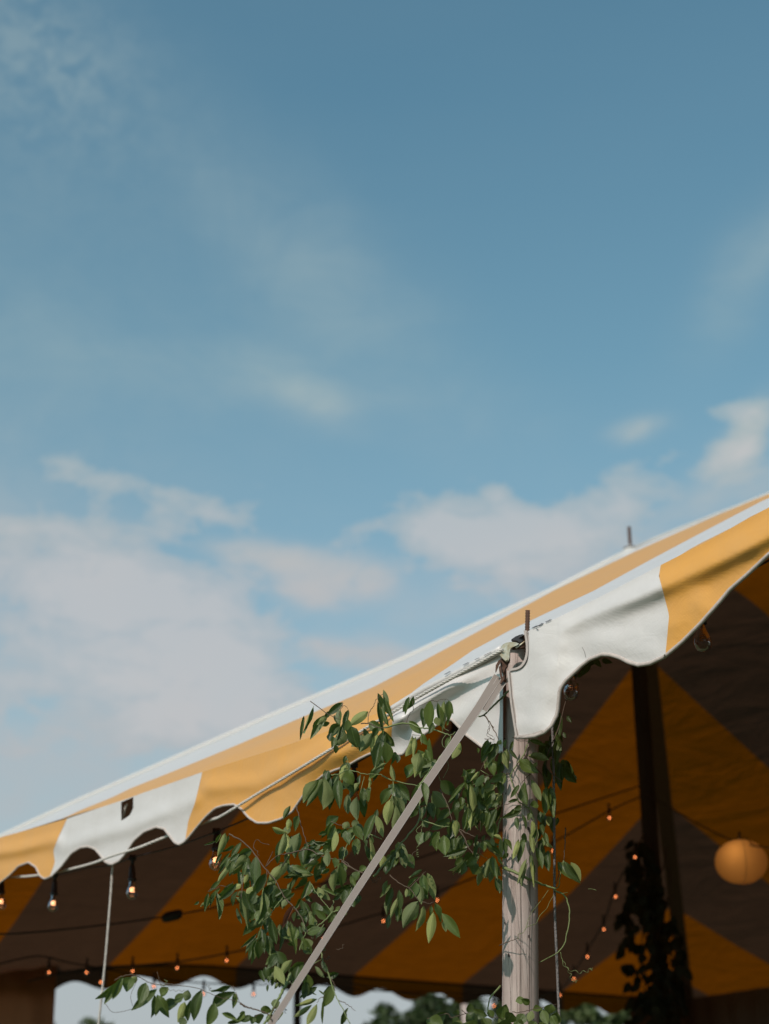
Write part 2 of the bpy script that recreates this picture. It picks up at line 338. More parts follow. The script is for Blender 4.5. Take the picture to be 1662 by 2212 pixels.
def paper():
    m, nt, out = material('lantern_paper'); tc = nt.node('ShaderNodeTexCoord').outputs['Object']
    s = nt.node('ShaderNodeSeparateXYZ'); nt.l.new(tc, s.inputs[0])
    w = nt.m('SINE', nt.m('MULTIPLY', s.outputs[2], 700)); nz = nt.noise(tc, 25, 5, .6)
    c = nt.mix(nt.m('MULTIPLY_ADD', w, .1, .2), (.58, .33, .11), (.44, .23, .07)); c = nt.mix(nt.m('MULTIPLY', nz, .3), c, (.40, .21, .07))
    p = nt.node('ShaderNodeBsdfPrincipled'); nt.put(p.inputs['Base Color'], c); p.inputs['Roughness'].default_value = .8; nt.put(p.inputs['Normal'], nt.bump(w, .3, .002))
    t = nt.node('ShaderNodeBsdfTranslucent'); nt.put(t.inputs[0], c); mx = nt.node('ShaderNodeMixShader'); mx.inputs[0].default_value = .45
    nt.l.new(p.outputs[0], mx.inputs[1]); nt.l.new(t.outputs[0], mx.inputs[2]); nt.l.new(mx.outputs[0], out.inputs[0]); return m
M_PAPER = paper()

# ------------------------------------------------------------------ ground
def ground():
    N = 60; xs = np.sign(np.linspace(-1, 1, N))*np.abs(np.linspace(-1, 1, N))**3*900
    V = [(x, y, 0.12*math.sin(x*.13+1)*math.cos(y*.11)*min(1, abs(x)/30)) for x in xs for y in xs]
    o = obj('ground', V, grid_faces(N, N), M_LAWN, origin=(0, 0, 0)); o['kind'] = 'structure'
ground()

# ------------------------------------------------------------------ tent roof
GW = [0, .09, .22, .37, .63, .9, 1.2, 1.66, 2.15, 2.54, 3.2, 3.8, 4.59, 4.98]
GZ = [0, .065, .145, .245, .365, .53, .715, 1.0, 1.28, 1.49, 1.83, 2.15, 2.64, 2.87]
def g_near(w): return np.interp(w, GW, GZ)
HF = [0, .1, .19, .3, .434, .56, .68, .84, 1.]; HZ = [2.87, 2.71, 2.53, 2.2, 1.80, 1.47, 1.17, .86, .58]
def h_far(fr): return np.interp(fr, HF, HZ)
# top edge of the near valance, traced where it meets the roof
TOP = [(-60, 1833), (0, 1811), (134, 1769), (266, 1730), (437, 1668), (600, 1618), (720, 1577), (850, 1530), (960, 1468), (1080, 1405), (1147, 1361), (1200, 1338), (1300, 1289), (1434, 1220), (1540, 1165), (1662, 1097), (1750, 1046)]
_T = sorted([(aw(onw(x, y, 0))[0], aw(onw(x, y, 0))[2]) for x, y in TOP])
TA = [q[0] for q in _T]; TZ = [q[1] for q in _T]
def z_eave(a):
    a = np.asarray(a, float)
    z = np.interp(a, TA, TZ, left=0., right=0.)
    return z
def eave_fade(w): return np.exp(-np.asarray(w)/.35)
def mir(a):        # the tent is symmetric about the cross-section a = AM
    return np.where(a < AM, 2*AM - a, a)
def hip_bump(w): return np.interp(w, [0, .9, 1.74, 2.1, 2.54, 3.2, 3.8, 4.3, 4.59, 4.98], [0, .53, 1.075, 1.28, 1.515, 1.865, 2.175, 2.46, 2.62, 2.87]) - g_near(w)
def roof_z(a, w, side):
    am = mir(np.asarray(a, float)); w = np.asarray(w, float)
    if side == 'near':
        hipa = AL - w*(AL-AP)/WP; dist = np.abs(hipa - am)
        k = np.exp(-(dist/1.0)**2)
        sag = .045*sstep(am, 2.0, 3.4)*np.exp(-((w-2.7)/1.2)**2)*(1-k) + .05*sstep(AP-am, .1, 1.5)*np.exp(-((w-WP)/1.0)**2)
        return g_near(w) + z_eave(a)*eave_fade(w) + hip_bump(w)*k - sag
    if side == 'far':
        return h_far((w-WP)/WP)
    q = (AL-am)/(AL-AP); wn = q*WP; wf = W2-q*WP
    hn = g_near(wn) + hip_bump(wn); hf = h_far(1-q)
    s = np.where(wf-wn > 1e-4, (w-wn)/np.maximum(wf-wn, 1e-4), .5); s = sstep(s, 0, .45)
    return hn*(1-s)+hf*s
big_tent = empty('pole_tent', (P1[0]+WP*nE[0], P1[1]+WP*nE[1], 0), 'large yellow and white striped pole tent with scalloped edge', 'tent')
def hit_near(px, py):
    r = ray(px, py); r = r/np.linalg.norm(r)
    t0 = ((P1-ORI) @ nE)/(r @ nE); ts = np.linspace(t0+.002, t0+12, 6000)
    P = ORI + ts[:, None]*r; q = P-P1; a = q@dE; w = q@nE; z = q[:, 2]
    dz = z - roof_z(a, np.clip(w, 0, WP), 'near'); k = np.argmax(dz < 0)
    return (a[k], w[k]) if (dz < 0).any() else None
seam_pts = [(2.5*S+.03, 0.)]
for q in ((188, 1751), (300, 1699), (436, 1634), (550, 1592), (665, 1551)):
    h = hit_near(*q)
    if h: seam_pts.append(h)
sw = [0.0]; sa = [2.5*S+.03]
for a, w in sorted(seam_pts[1:], key=lambda q: q[1]):
    if w > sw[-1]+.005: sw.append(float(w)); sa.append(float(min(a, sa[-1])))
# seam of the tongue: leaves the eave far along and joins the straight seam at t = 1
A1 = 1.5*S
def seam1(w):
    return float(np.interp(w, [0, .42, .62, .76], [2.5*S, 2.5*S, 2.0*S, 1.5*S]))
print('TONGUE', list(zip(sw, sa)))
def near_panel(f0, f1, mat, nu=26, nv=40):
    ws = np.concatenate([np.linspace(0, .3, 9)[:-1], np.linspace(.3, WP, nv-8)])
    V = []
    for u in np.linspace(0, 1, nu):
        for w in ws:
            lim = AL - w*(AL-AP)/WP; lo = 2*AM-lim
            a0 = min(max(f0(w), lo), lim); a1 = min(max(f1(w), lo), lim); a = a0+(a1-a0)*u
            V.append(tent(a, w, float(roof_z(a, w, 'near'))))
    obj('roof_panel', V, [f[::-1] for f in grid_faces(nu, len(ws))], mat, big_tent)
K = lambda t: (lambda w: (2.5-t)*S)
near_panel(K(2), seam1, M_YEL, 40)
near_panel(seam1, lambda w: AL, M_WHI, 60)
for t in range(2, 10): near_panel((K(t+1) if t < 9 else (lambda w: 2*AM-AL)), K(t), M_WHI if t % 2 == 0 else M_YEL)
# end slopes: stripes run down to the end eave
ENDB = [PHE + k*S for k in range(-3, 6)]; ENDB = [0.0] + [b for b in ENDB if b > .15] + [W2]
def col_end(i): return M_YEL if (round((ENDB[i]-PHE)/S) if i else round((ENDB[1]-PHE)/S)-1) % 2 == 0 else M_WHI
for mirror in (0, 1):
    for i in range(len(ENDB)-1):
        w0, w1 = ENDB[i], ENDB[i+1]; V = []; nu, nv = 12, 30
        for w in np.linspace(w0, w1, nu):
            qm = min(w, W2-w)/WP
            for q in np.linspace(0, max(qm, 0), nv):
                a = AL - q*(AL-AP); z = float(roof_z(a, w, 'end'))
                if w > WP and q > .9999*qm: z = float(h_far((w-WP)/WP))
                V.append(tent(2*AM-a if mirror else a, w, z))
        fs = grid_faces(nu, nv); fs = [f[::-1] for f in fs] if mirror else fs
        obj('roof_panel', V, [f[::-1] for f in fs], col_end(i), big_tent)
# far side slope
SIDEB = [AL-(W2-(PHE+k*S))*(AL-AP)/WP for k in range(2, 6)]
step = S*(AL-AP)/WP; b = SIDEB[0]
while b > 2*AM-AL+.3: b -= step; SIDEB.insert(0, b)
SIDEB[0] = 2*AM-AL; SIDEB.append(AL)
n_known = len(SIDEB)
for i in range(n_known-1):
    a0, a1 = SIDEB[i], SIDEB[i+1]; V = []; nu, nv = 12, 30
    kk = round((SIDEB[i]-(AL-(W2-PHE)*(AL-AP)/WP))/step) if i else round((SIDEB[1]-(AL-(W2-PHE)*(AL-AP)/WP))/step)-1
    for a in np.linspace(a0, a1, nu):
        am = float(mir(np.array(a))); wm = WP if am < AP else WP+(am-AP)/(AL-AP)*WP
        for w in np.linspace(wm, W2, nv): V.append(tent(a, w, float(h_far((w-WP)/WP)) - .05*float(sstep(AP-am, .1, 1.5))*math.exp(-((w-WP)/1.0)**2)))
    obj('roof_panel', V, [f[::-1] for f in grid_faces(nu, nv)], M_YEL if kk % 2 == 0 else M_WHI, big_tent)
# piping on the near-left hip and the ridge, reinforcing band under the far hip
hp = []
for w in np.linspace(0.0, WP, 40):
    a = AL - w*(AL-AP)/WP; hp.append(tent(a, w, float(roof_z(a, w, 'near'))+.006))
v, f = tube_geo(hp, .019, 8); obj('hip_piping', v, f, M_PIPE, big_tent)
hp2 = [tent(a, WP, float(roof_z(a, WP, 'near'))+.006) for a in np.linspace(2*AM-AP, AP, 24)]
v, f = tube_geo(hp2, .012, 8); obj('ridge_piping', v, f, M_PIPE, big_tent)
V = []
side = (dE - nE)/math.sqrt(2)
for fr in np.linspace(.02, .98, 30):
    w = WP+fr*WP; a = AP+fr*(AL-AP); z = float(h_far(fr))
    for s in (-.03, .10): V.append(tent(a, w, z-.05) + side*0 + (dE+nE)*0 + (np.array([-dE[1], dE[0], 0])*0) + (nE*1. - dE*1.)/math.sqrt(2)*s)
obj('hip_seam_band', V, grid_faces(30, 2), M_SEAM, big_tent)

# ------------------------------------------------------------------ near valance, traced lower edge
BOT = [(-110, 1935), (-60, 1905), (-30, 1922), (0, 1907), (22, 1890), (40, 1871), (62, 1863), (78, 1874), (86, 1892), (96, 1899), (112, 1893), (132, 1873), (155, 1843), (175, 1831), (190, 1829), (205, 1834), (218, 1849), (228, 1864), (240, 1869), (258, 1860), (274, 1841), (290, 1816), (312, 1797), (338, 1787), (355, 1791), (368, 1808), (378, 1821), (388, 1825), (401, 1817), (422, 1791), (445, 1764), (465, 1746), (484, 1740), (506, 1738), (522, 1748), (538, 1767), (556, 1778), (580, 1778), (608, 1769), (632, 1753), (656, 1718), (675, 1695), (698, 1675), (723, 1664), (750, 1655), (775, 1640), (800, 1628), (820, 1628), (845, 1620), (857, 1631), (872, 1629), (890, 1604), (918, 1586), (943, 1568), (960, 1555), (977, 1555), (1008, 1588), (1041, 1613), (1062, 1622), (1087, 1626)]
BOTR = [(1117, 1593), (1148, 1590), (1172, 1582), (1190, 1568), (1203, 1546), (1208, 1520), (1208, 1500), (1212, 1486), (1222, 1471), (1240, 1454), (1258, 1437), (1276, 1424), (1302, 1414), (1320, 1415), (1340, 1421), (1359, 1431), (1380, 1437), (1406, 1433), (1437, 1418), (1474, 1387), (1515, 1346), (1552, 1304), (1578, 1273), (1614, 1242), (1662, 1197), (1700, 1172), (1750, 1165), (1820, 1170)]
TOPR = TOP[:-1] + [(1750, 1046), (1830, 998)]
def lin(T, x): return float(np.interp(x, [p[0] for p in T], [p[1] for p in T]))
BSH = {131: ([0, .3, .55, .75, 1], [14, -4, -16, -12, -24]), 433: ([0, .2, .45, .7, 1], [4, -3, -12, -26, -33]), 1430: ([0, .12, .35, .55, 1], [-2, -6, 6, 16, 8]), 850: ([0, .5, 1], [0, -3, -5])}
def wig(x, v):
    return x + sum(float(np.interp(v, *q))*max(0, 1-abs(x-b)/125) for b, q in BSH.items())
def seg_dist(px, py, L):
    best = 1e9; bt = 0; n = len(L)-1
    for i in range(n):
        ax, ay = L[i]; bx, by = L[i+1]; dx_, dy_ = bx-ax, by-ay; t = max(0, min(1, ((px-ax)*dx_+(py-ay)*dy_)/(dx_*dx_+dy_*dy_)))
        cx, cy = ax+dx_*t, ay+dy_*t; d = math.hypot(px-cx, py-cy); sgn = 1 if (px-ax)*(-dy_)+(py-ay)*dx_ > 0 else -1
        if d < best: best = d; bt = (i+t)/n; bs = sgn
    return best, bt, bs
FOLDS = [  # (line, half-width px, bulge in metres, ramp along line) : outward bulges
    ([(1150, 1372), (1250, 1338), (1340, 1302), (1430, 1262), (1500, 1236), (1600, 1188), (1690, 1140)], 25, .027, 'in'),
    ([(1215, 1470), (1180, 1420), (1160, 1400)], 46, .004, 'flat'),
    ([(1160, 1560), (1180, 1480), (1210, 1400)], 22, .006, 'flat'),
    ([(1300, 1395), (1400, 1385), (1500, 1310)], 40, .008, 'flat'),
    ([(1082, 1418), (1000, 1462), (930, 1503), (866, 1548)], 21, .036, 'in'),
    ([(900, 1590), (1000, 1540), (1060, 1500)], 24, .012, 'flat'),
    ([(610, 1700), (700, 1640), (780, 1598), (856, 1560)], 30, .034, 'in'),
    ([(450, 1700), (560, 1690), (700, 1620)], 20, .010, 'flat'),
    ([(-60, 1850), (40, 1835), (120, 1815)], 14, .014, 'flat'),
    ([(130, 1830), (270, 1790), (420, 1730)], 18, .010, 'flat'),
]
def outw(px, py):
    o = 0
    for L, hw, amp, md in FOLDS:
        d, t, s = seg_dist(px, py, L); k = amp*math.exp(-(d/hw)**2)
        if md == 'in': k *= min(1, t*2.2+.05)
        if md == 'out': k *= min(1, (1-t)*2+.1)
        o += k
    o += .004*mnoise.noise(Vector((px/130, py/50, 3)))+.0012*mnoise.noise(Vector((px/40, py/25, 7)))
    return o
CUT = [(1100, 1449), (1108, 1448), (1117, 1446), (1125, 1441), (1131, 1436), (1136, 1429), (1139, 1420), (1140.5, 1408), (1141, 1395), (1141.5, 1364)]
def val_panel(x0, x1, mat, bot, nu, nv=16, name='valance_panel'):
    V = []; top = []; low = []
    for i in range(nu):
        x = x0+(x1-x0)*i/(nu-1)
        yt = lin(TOPR, x) - 1.3
        if x0 >= 1099 and x < 1141.6: yt = lin(CUT, x)
        yb = lin(bot, wig(x, 1))
        for j in range(nv):
            v = j/(nv-1); px = wig(x, v); py = yt+(yb-yt)*v
            if x0 < 1110 and x0 >= 1099: px = px + 17*v*max(0, 1-(x-1100)/100)
            w = -outw(px, py)*min(1, v*4)
            if x0 >= 1099 and x < 1290: w -= .035*float(sstep(1290-x, 0, 150))
            V.append(onw(px, py, w))
        top.append(V[-nv]); low.append(V[-1])
    o = obj(name, V, [f[::-1] for f in grid_faces(nu, nv)], mat, big_tent)
    return top, low
edges = []
edges.append(val_panel(-110, 131, M_YEL, BOT, 60)); 
# white panel with the open notch for the far strap is built in three strips round the hole
def strip(x0, x1, mat, ytop, ybot, nu, nv):
    V = []
    for i in range(nu):
        x = x0+(x1-x0)*i/(nu-1); a, b = ytop(x), ybot(x)
        for j in range(nv):
            py = a+(b-a)*j/(nv-1); v = (py-lin(TOP, x))/(bt(x)-lin(TOP, x)); X = wig(x, v); V.append(onw(X, py, -outw(X, py)*min(1, max(0, (py-lin(TOP, x)))/25)))
    return V, grid_faces(nu, nv)
tp = lambda x: lin(TOP, x)-1.3
bt = lambda x: lin(BOT, wig(x, 1))
hole_top = lambda x: lin([(262, 1733), (288, 1722)], x); hole_bot = lambda x: lin([(256, 1769), (262, 1773), (270, 1769), (282, 1760), (288, 1745)], x)
g1 = strip(131, 262, M_WHI, tp, bt, 34, 16); g2 = strip(262, 288, M_WHI, hole_bot, bt, 8, 10); g3 = strip(288, 433, M_WHI, tp, bt, 40, 16); g4 = strip(262, 288, M_WHI, tp, hole_top, 8, 2)
V, Fs = join([g1, g2, g3, g4]); obj('valance_panel', V, [f[::-1] for f in Fs], M_WHI, big_tent)
edges.append(([], [onw(wig(x, 1), bt(x), -outw(wig(x, 1), bt(x))) for x in np.linspace(131, 433, 70)]))
edges.append(val_panel(433, 850, M_YEL, BOT, 110, 22)); edges.append(val_panel(850, 1087, M_WHI, BOT, 70, 20))
edgeR = val_panel(1100, 1430, M_WHI, BOTR, 110, 26); edgeR2 = val_panel(1430, 1820, M_YEL, BOTR, 90, 22)
def ribbon(name, pts, r, mat=M_BIND):
    v, f = tube_geo(pts, r, 6); return obj(name, v, f, mat, big_tent)
lowL = sum([e[1] for e in edges], []); ribbon('edge_binding', lowL, .0042)
ribbon('edge_binding', edgeR[1]+edgeR2[1], .0055)
def flat_band(pxpts, wid, off, mat, name, wf=0.):
    """a sewn band lying on the valance"""
    pts = spline([np.array([x, y]) for x, y in pxpts], 5); V = []
    for i, p in enumerate(pts):
        t = pts[min(i+1, len(pts)-1)]-pts[max(i-1, 0)]; t = t/np.linalg.norm(t); nn = np.array([-t[1], t[0]])
        for s in (-.5, .5):
            q = p+nn*wid*s; V.append(onw(q[0], q[1], wf-(off if off else (.035*float(sstep(1290-q[0], 0, 150)) if q[0] > 1099 else .022)+outw(q[0], q[1])*.5+.002)))
    fs = grid_faces(len(pts), 2); N = len(V); V2 = [np.array(v_)+nE*.004 for v_ in V]
    return obj(name, list(V)+V2, fs+[tuple(i+N for i in f_)[::-1] for f_ in fs], mat, big_tent)
flat_band([(1134, 1362), (1138, 1385), (1139, 1405), (1136, 1423), (1128, 1437), (1117, 1444), (1101, 1447)], 5, .040, M_BIND, 'cutout_binding')
flat_band([(1098, 1449), (1101, 1480), (1105, 1520), (1111, 1560), (1116, 1592)], 4.5, .041, M_BIND, 'edge_binding')
flat_band([(1119, 1591), (1148, 1587), (1172, 1579)], 4, .041, M_BIND, 'edge_binding')
for L_, wd_ in (([(1150, 1357), (1158, 1353), (1165, 1351), (1172, 1346)], 1.4), ([(1178, 1344), (1190, 1338)], 1.0), ([(1158, 1358), (1163, 1360)], 1.6), ([(1046, 1416), (1062, 1408)], .9), ([(1026, 1425), (1036, 1421)], .9), ([(1000, 1437), (1012, 1431)], .8), ([(960, 1457), (972, 1450)], .8), ([(1258, 1398), (1263, 1408), (1266, 1420)], .7)):
    flat_band(L_, wd_, 0, M_BLACK, 'frayed_stitch')
# rolled hem left of the pole
hem = [onw(x, y, -.012) for x, y in ((848, 1532), (900, 1500), (960, 1469), (1020, 1437), (1084, 1402))]
v, f = tube_geo(spline(hem, 8), .011, 7); obj('rolled_hem', v, f, M_WHI, big_tent)
# off-frame and far valances
def scallop(s):   # s in stripes, low at every half
    return .075 + .05*abs(math.cos(math.pi*s*2/1.0*.5*1.0))**.6
def far_val(P0fn, s0, s1, mat, nm, phase):
    n = 26; V = []
    for i in range(n):
        s = s0+(s1-s0)*i/(n-1); top = P0fn(s); dr = .14+.045*math.cos(2*math.pi*(s-phase)*2/S)
        for j in range(4): V.append(top - np.array([0, 0, dr*j/3]))
    obj(nm, V, grid_faces(n, 4), mat, big_tent)
for i in range(len(ENDB)-1):
    fn = lambda s: tent(AL, s, float(roof_z(AL, s, 'end')))
    far_val(fn, ENDB[i], ENDB[i+1], col_end(i), 'valance_panel', PHE)
for i in range(n_known-1):
    kk = round((SIDEB[i]-(AL-(W2-PHE)*(AL-AP)/WP))/step) if i else 0
    far_val(lambda s: tent(s, W2, .58), SIDEB[i], SIDEB[i+1], M_YEL if kk % 2 == 0 else M_WHI, 'valance_panel', SIDEB[-2])
for t in (-1, -2, -3, -4): far_val(lambda s: tent(s, 0, 0), (2.5-t-1)*S if t < -1 else 4.2, (2.5-t)*S, M_YEL if t % 2 else M_WHI, 'valance_panel', 0)
for t in range(4, 9): far_val(lambda s: tent(s, 0, 0), (2.5-t)*S, (2.5-t-1)*S, M_WHI if t % 2 == 0 else M_YEL, 'valance_panel', 0)
v, f = tube_geo([tent(AL-.02, w, float(roof_z(AL, w, 'end'))-.01) for w in np.linspace(0, W2, 30)], .012, 6); obj('eave_rope', v, f, M_BLACK, big_tent)

# ------------------------------------------------------------------ sidewall curtains
def curtain(fn, s0, s1, ztop, label, n=120):
    V = []
    for i in range(n):
        s = s0+(s1-s0)*i/(n-1)
        for j in range(6):
            z = ztop*(1-j/5); p, nn = fn(s, .02+.03*math.sin(s*22+.6*math.sin(s*5))*(.4+.6*j/5)); V.append(np.array([p[0], p[1], z+.01]))
    o = obj('sidewall_curtain', V, grid_faces(n, 6), M_CURT, None); tag(o, label, 'tent sidewall'); return o
M_CURTL = cloth('left_sidewall_vinyl', (.10, .06, .035), (.5, .22, .12), (.5, .19, .08), .5, .6)
MC_ = M_CURT; M_CURT = M_CURTL
curtain(lambda s, o: (tent(AL-.1-o, s, 0), 0), -.02, 2.98, ZN+.50, 'brown sidewall curtain hanging at the far left corner of the tent')
M_CURT = MC_
curtain(lambda s, o: (tent(AL-.12-o, s, 0), 0), 9.1, W2, ZN+.56, 'short dark sidewall curtain behind the foot of the centre pole', 40)
curtain(lambda s, o: (tent(s, W2-.1-o, 0), 0), -5.5, AL, ZN+.56, 'dark sidewall curtain closing the far right side behind the garlanded pole', 240)

# ------------------------------------------------------------------ poles
def pole(name, top, bot, r0, r1, label, mat, group=None, pin=None, n=24, cracks=False, jit=.02):
    top = np.array(top); bot = np.array(bot)
    root = empty(name, (bot[0], bot[1], bot[2]), label, 'tent pole', group)
    V = []; m = 40
    for i in range(m+1):
        k = i/m; c = bot+(top-bot)*k; r = r0+(r1-r0)*k
        if i == m: r *= .93
        for j in range(n):
            a = 2*math.pi*j/n
            rr = r*(1+jit*mnoise.noise(Vector((math.cos(a)*1.5, math.sin(a)*1.5, c[2]*3)))*2)
            V.append(c+np.array([math.cos(a)*rr, math.sin(a)*rr, 0]))
    Fs = [(i*n+j, i*n+(j+1) % n, (i+1)*n+(j+1) % n, (i+1)*n+j) for i in range(m) for j in range(n)]+[tuple(m*n+j for j in range(n))]
    obj('post', V, Fs, mat, root)
    if pin: 
        pts = [np.array(top)+np.array([pin[3] if len(pin) > 3 else 0, 0, z]) for z in np.linspace(-.05, pin[0], 26)]
        rad = [pin[1]*(1+(.18 if q % 2 else 0)) for q in range(26)]
        v, f = tube_geo(pts, rad, 8); obj('steel_pin', v, f, pin[2], root, smooth=False)
    return root
ptop = onw(1126.5, 1403, .062); pmid = onw(1123.5, 2205, .062)
dirp = (pmid-ptop); pbot = ptop + dirp*(ptop[2]/(-dirp[2]))
def rad_at(P, wpx): 
    dep = (P-ORI) @ np.array([0, cP, sP]); return wpx/F*dep
near_pole = pole('tent_side_pole', ptop, pbot, rad_at(pmid, 43), rad_at(ptop, 36), 'weathered grey-brown wooden pole in the foreground, wound with leafy vine', M_WOOD, cracks=True, n=40, jit=.03)
# rebar pin seen above the cloth
v = []; 
b0 = onw(1139.5, 1366, .03); t0 = onw(1140.5, 1319, .03)
pts = [b0+(t0-b0)*k for k in np.linspace(-.9, 1, 46)]; rr = [rad_at(b0, 4.6)*(1+(.22 if i % 3 == 0 else 0)) for i in range(46)]
v, f = tube_geo(pts, rr, 8); obj('rebar_pin', v, f, M_RUST, near_pole)
# deep cracks and knots in the near pole
geos = []
axis_pt = lambda z: ptop + dirp*((ptop[2]-z)/(-dirp[2]))
def on_pole(ang, z, r): c = axis_pt(z); return c + np.array([math.sin(ang)*r, -math.cos(ang)*r, 0])
rp = lambda z: rad_at(pmid, 43)+(rad_at(ptop, 36)-rad_at(pmid, 43))*((z-pmid[2])/(ptop[2]-pmid[2])) if z > pmid[2] else rad_at(pmid, 43)
for (ang, z0, z1, wd) in ((-.05, 0.3, 2.1, .0011), (.42, 1.0, 2.36, .0016), (-.55, .5, 1.9, .0007), (.72, .4, 1.55, .0012), (.15, 1.9, 2.45, .0009), (-.3, 1.2, 1.5, .0008)):
    L = []; m = 30
    for i in range(m+1):
        z = z0+(z1-z0)*i/m; an = ang+.06*mnoise.noise(Vector((z*3, ang*10, 0)))+.02*mnoise.noise(Vector((z*14, ang*10, 0)))
        ww = .7*wd*math.sin(math.pi*i/m)**.4*(.6+.6*abs(mnoise.noise(Vector((z*9, ang, 4)))))
        for s in (-1, 1): L.append(on_pole(an+s*ww/.047, z, rp(z)*1.0+.0016))
    geos.append((L, grid_faces(m+1, 2)))
V, Fs = join(geos); obj('drying_cracks', V, Fs, M_CRACK, near_pole)
for (px, py) in ((1093, 1646), (1093, 1871), (1138, 1794), (1091, 2005), (1099, 2073), (1140, 2026), (1150, 1970), (1117, 1411), (1090, 1730)):
    P = onw(px, py, .062); c = axis_pt(P[2]); an = math.asin(max(-.95, min(.95, (px-1124.5)/41)))
    q = on_pole(an, P[2], rp(P[2])+.0005); vv = []; n = 10
    nrm = np.array([math.sin(an), -math.cos(an), 0]); tx = np.array([math.cos(an), math.sin(an), 0])
    s = random.uniform(.0022, .004)
    for j in range(n):
        a = 2*math.pi*j/n; vv.append(q+tx*math.cos(a)*s+np.array([0, 0, 1])*math.sin(a)*s*1.6+nrm*.001)
    vv.append(q+nrm*.0022); obj('knot', vv, [(j, (j+1) % n, n) for j in range(n)], M_CRACK, near_pole)
# centre poles
pk = tent(AP, WP, 2.87)
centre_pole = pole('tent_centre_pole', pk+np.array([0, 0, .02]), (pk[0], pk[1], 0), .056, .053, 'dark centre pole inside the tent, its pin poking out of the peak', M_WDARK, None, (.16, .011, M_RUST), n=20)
tipc = [tent(AP, WP, 2.90)+np.array([math.cos(a)*r, math.sin(a)*r, z]) for r, z in ((.16, -.15), (.09, -.07), (.04, -.01), (.015, .01)) for a in np.linspace(0, 2*math.pi, 17)[:-1]]
obj('peak_cap', tipc, [(i*16+j, i*16+(j+1) % 16, (i+1)*16+(j+1) % 16, (i+1)*16+j) for i in range(3) for j in range(16)], M_PIPE, big_tent)
pk2 = tent(2*AM-AP, WP, 2.87)
for w, lab in ((5.31, 'thin dark side pole in the gap at the far end of the tent'),):
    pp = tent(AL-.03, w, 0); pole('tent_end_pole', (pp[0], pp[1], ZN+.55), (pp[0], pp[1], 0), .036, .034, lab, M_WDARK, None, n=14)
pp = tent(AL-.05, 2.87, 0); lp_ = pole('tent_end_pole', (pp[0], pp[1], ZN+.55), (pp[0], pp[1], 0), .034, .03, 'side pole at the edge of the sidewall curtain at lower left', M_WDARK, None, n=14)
kb = onw(88, 2063, 2.85) if 0 else tent(AL-.1, 2.87, .56); v, f = lathe([(0, .035), (.03, .03), (.045, 0), (.03, -.03), (0, -.035)], 12); o = obj('pole_knob', [np.array(q)+kb for q in v], f, M_PIPE, lp_)

# ------------------------------------------------------------------ strap with ratchet
YS0, YS1 = 4.53, 4.0
def ystrap(py): return YS0+(YS1-YS0)*(py-1450)/760
strap = empty('tie_down_strap', at(1085, 1440, YS0), 'beige tie-down strap with rusty ratchet running down from the near pole top', 'strap')
def web_strip(cl, wid, name, th=.0022, parent=strap, yoff=0.):
    """cl: (px, py) centre line ; wid: px width across"""
    pts = [np.array(p, float) for p in cl]; V = []; uv = []; acc_l = 0
    t = pts[-1]-pts[0]; t = t/np.linalg.norm(t); nn = np.array([-t[1], t[0]])
    dens = []
    for i in range(len(pts)-1):
        for k in range(8): dens.append(pts[i]+(pts[i+1]-pts[i])*k/8)
    dens.append(pts[-1])
    for i, p in enumerate(dens):
        wv = wid[0]+(wid[1]-wid[0])*i/(len(dens)-1)
        if i: acc_l += np.linalg.norm(at(p[0], p[1], 4.2)-at(dens[i-1][0], dens[i-1][1], 4.2))
        for s, oy in ((-.5, -.012), (.5, .012)):
            q = p+nn*wv*s; P = at(q[0], q[1], ystrap(p[1])+oy+yoff); V.append(P); uv.append((s+.5, acc_l))
    N = len(V); V2 = [v_+np.array([.0008, .0022, .0002]) for v_ in V]
    fs = grid_faces(len(dens), 2); F2 = [tuple(i+N for i in f_)[::-1] for f_ in fs]
    n = len(dens); E1 = [(2*i, 2*i+N, 2*i+2+N, 2*i+2) for i in range(n-1)]; E2 = [(2*i+1, 2*i+3, 2*i+3+N, 2*i+1+N) for i in range(n-1)]
    o = obj(name, V+V2, fs+F2+E1+E2+[(0, 1, 1+N, N), (2*n-2, 2*n-2+N, 2*n-1+N, 2*n-1)], M_WEB, parent, smooth=False)
    ul = o.data.uv_layers.new(name='UVMap'); uvs = uv+uv
    for lp in o.data.loops: ul.data[lp.index].uv = uvs[lp.vertex_index]
    return o
# the strap runs on down to its stake in the lawn
web_strip([(1076, 1461), (1035, 1527), (915, 1702), (756, 1946), (592, 2203), (470, 2395), (330, 2620)], (19, 11), 'webbing')
web_strip([(1084, 1470), (1066, 1497), (1045, 1534)], (24, 17), 'sewn_end', yoff=-.008)
def plate(name, outline, Y, th, mat, parent=strap, org=(1030.5, 1329.6), s=.12, bev=.15):
    P = [at(org[0]+x*s, org[1]+y*s, Y) for x, y in outline]; c = sum(P)/len(P); n = len(P)
    Pb = [c+(p-c)*(1-bev*.35)+np.array([0, -th*.5, 0]) for p in P]; mid0 = [p+np.array([0, -th*.3, 0]) for p in P]; mid1 = [p+np.array([0, th*.5, 0]) for p in P]
    V = Pb+mid0+mid1; Fs = [tuple(range(n))]
    for k in range(2): Fs += [(k*n+i, (k+1)*n+i, (k+1)*n+(i+1) % n, k*n+(i+1) % n) for i in range(n)]
    Fs.append(tuple(range(2*n, 3*n))[::-1]); return obj(name, V, Fs, mat, parent, smooth=False)
YR = 4.50
plate('ratchet_drum_cover', [(415, 700), (420, 620), (435, 570), (470, 525), (520, 500), (580, 487), (650, 484), (710, 492), (765, 515), (735, 545), (690, 562), (650, 575), (615, 600), (596, 640), (590, 700), (585, 790), (560, 830), (535, 838), (505, 815), (455, 765)], YR, .012, M_ZINC)
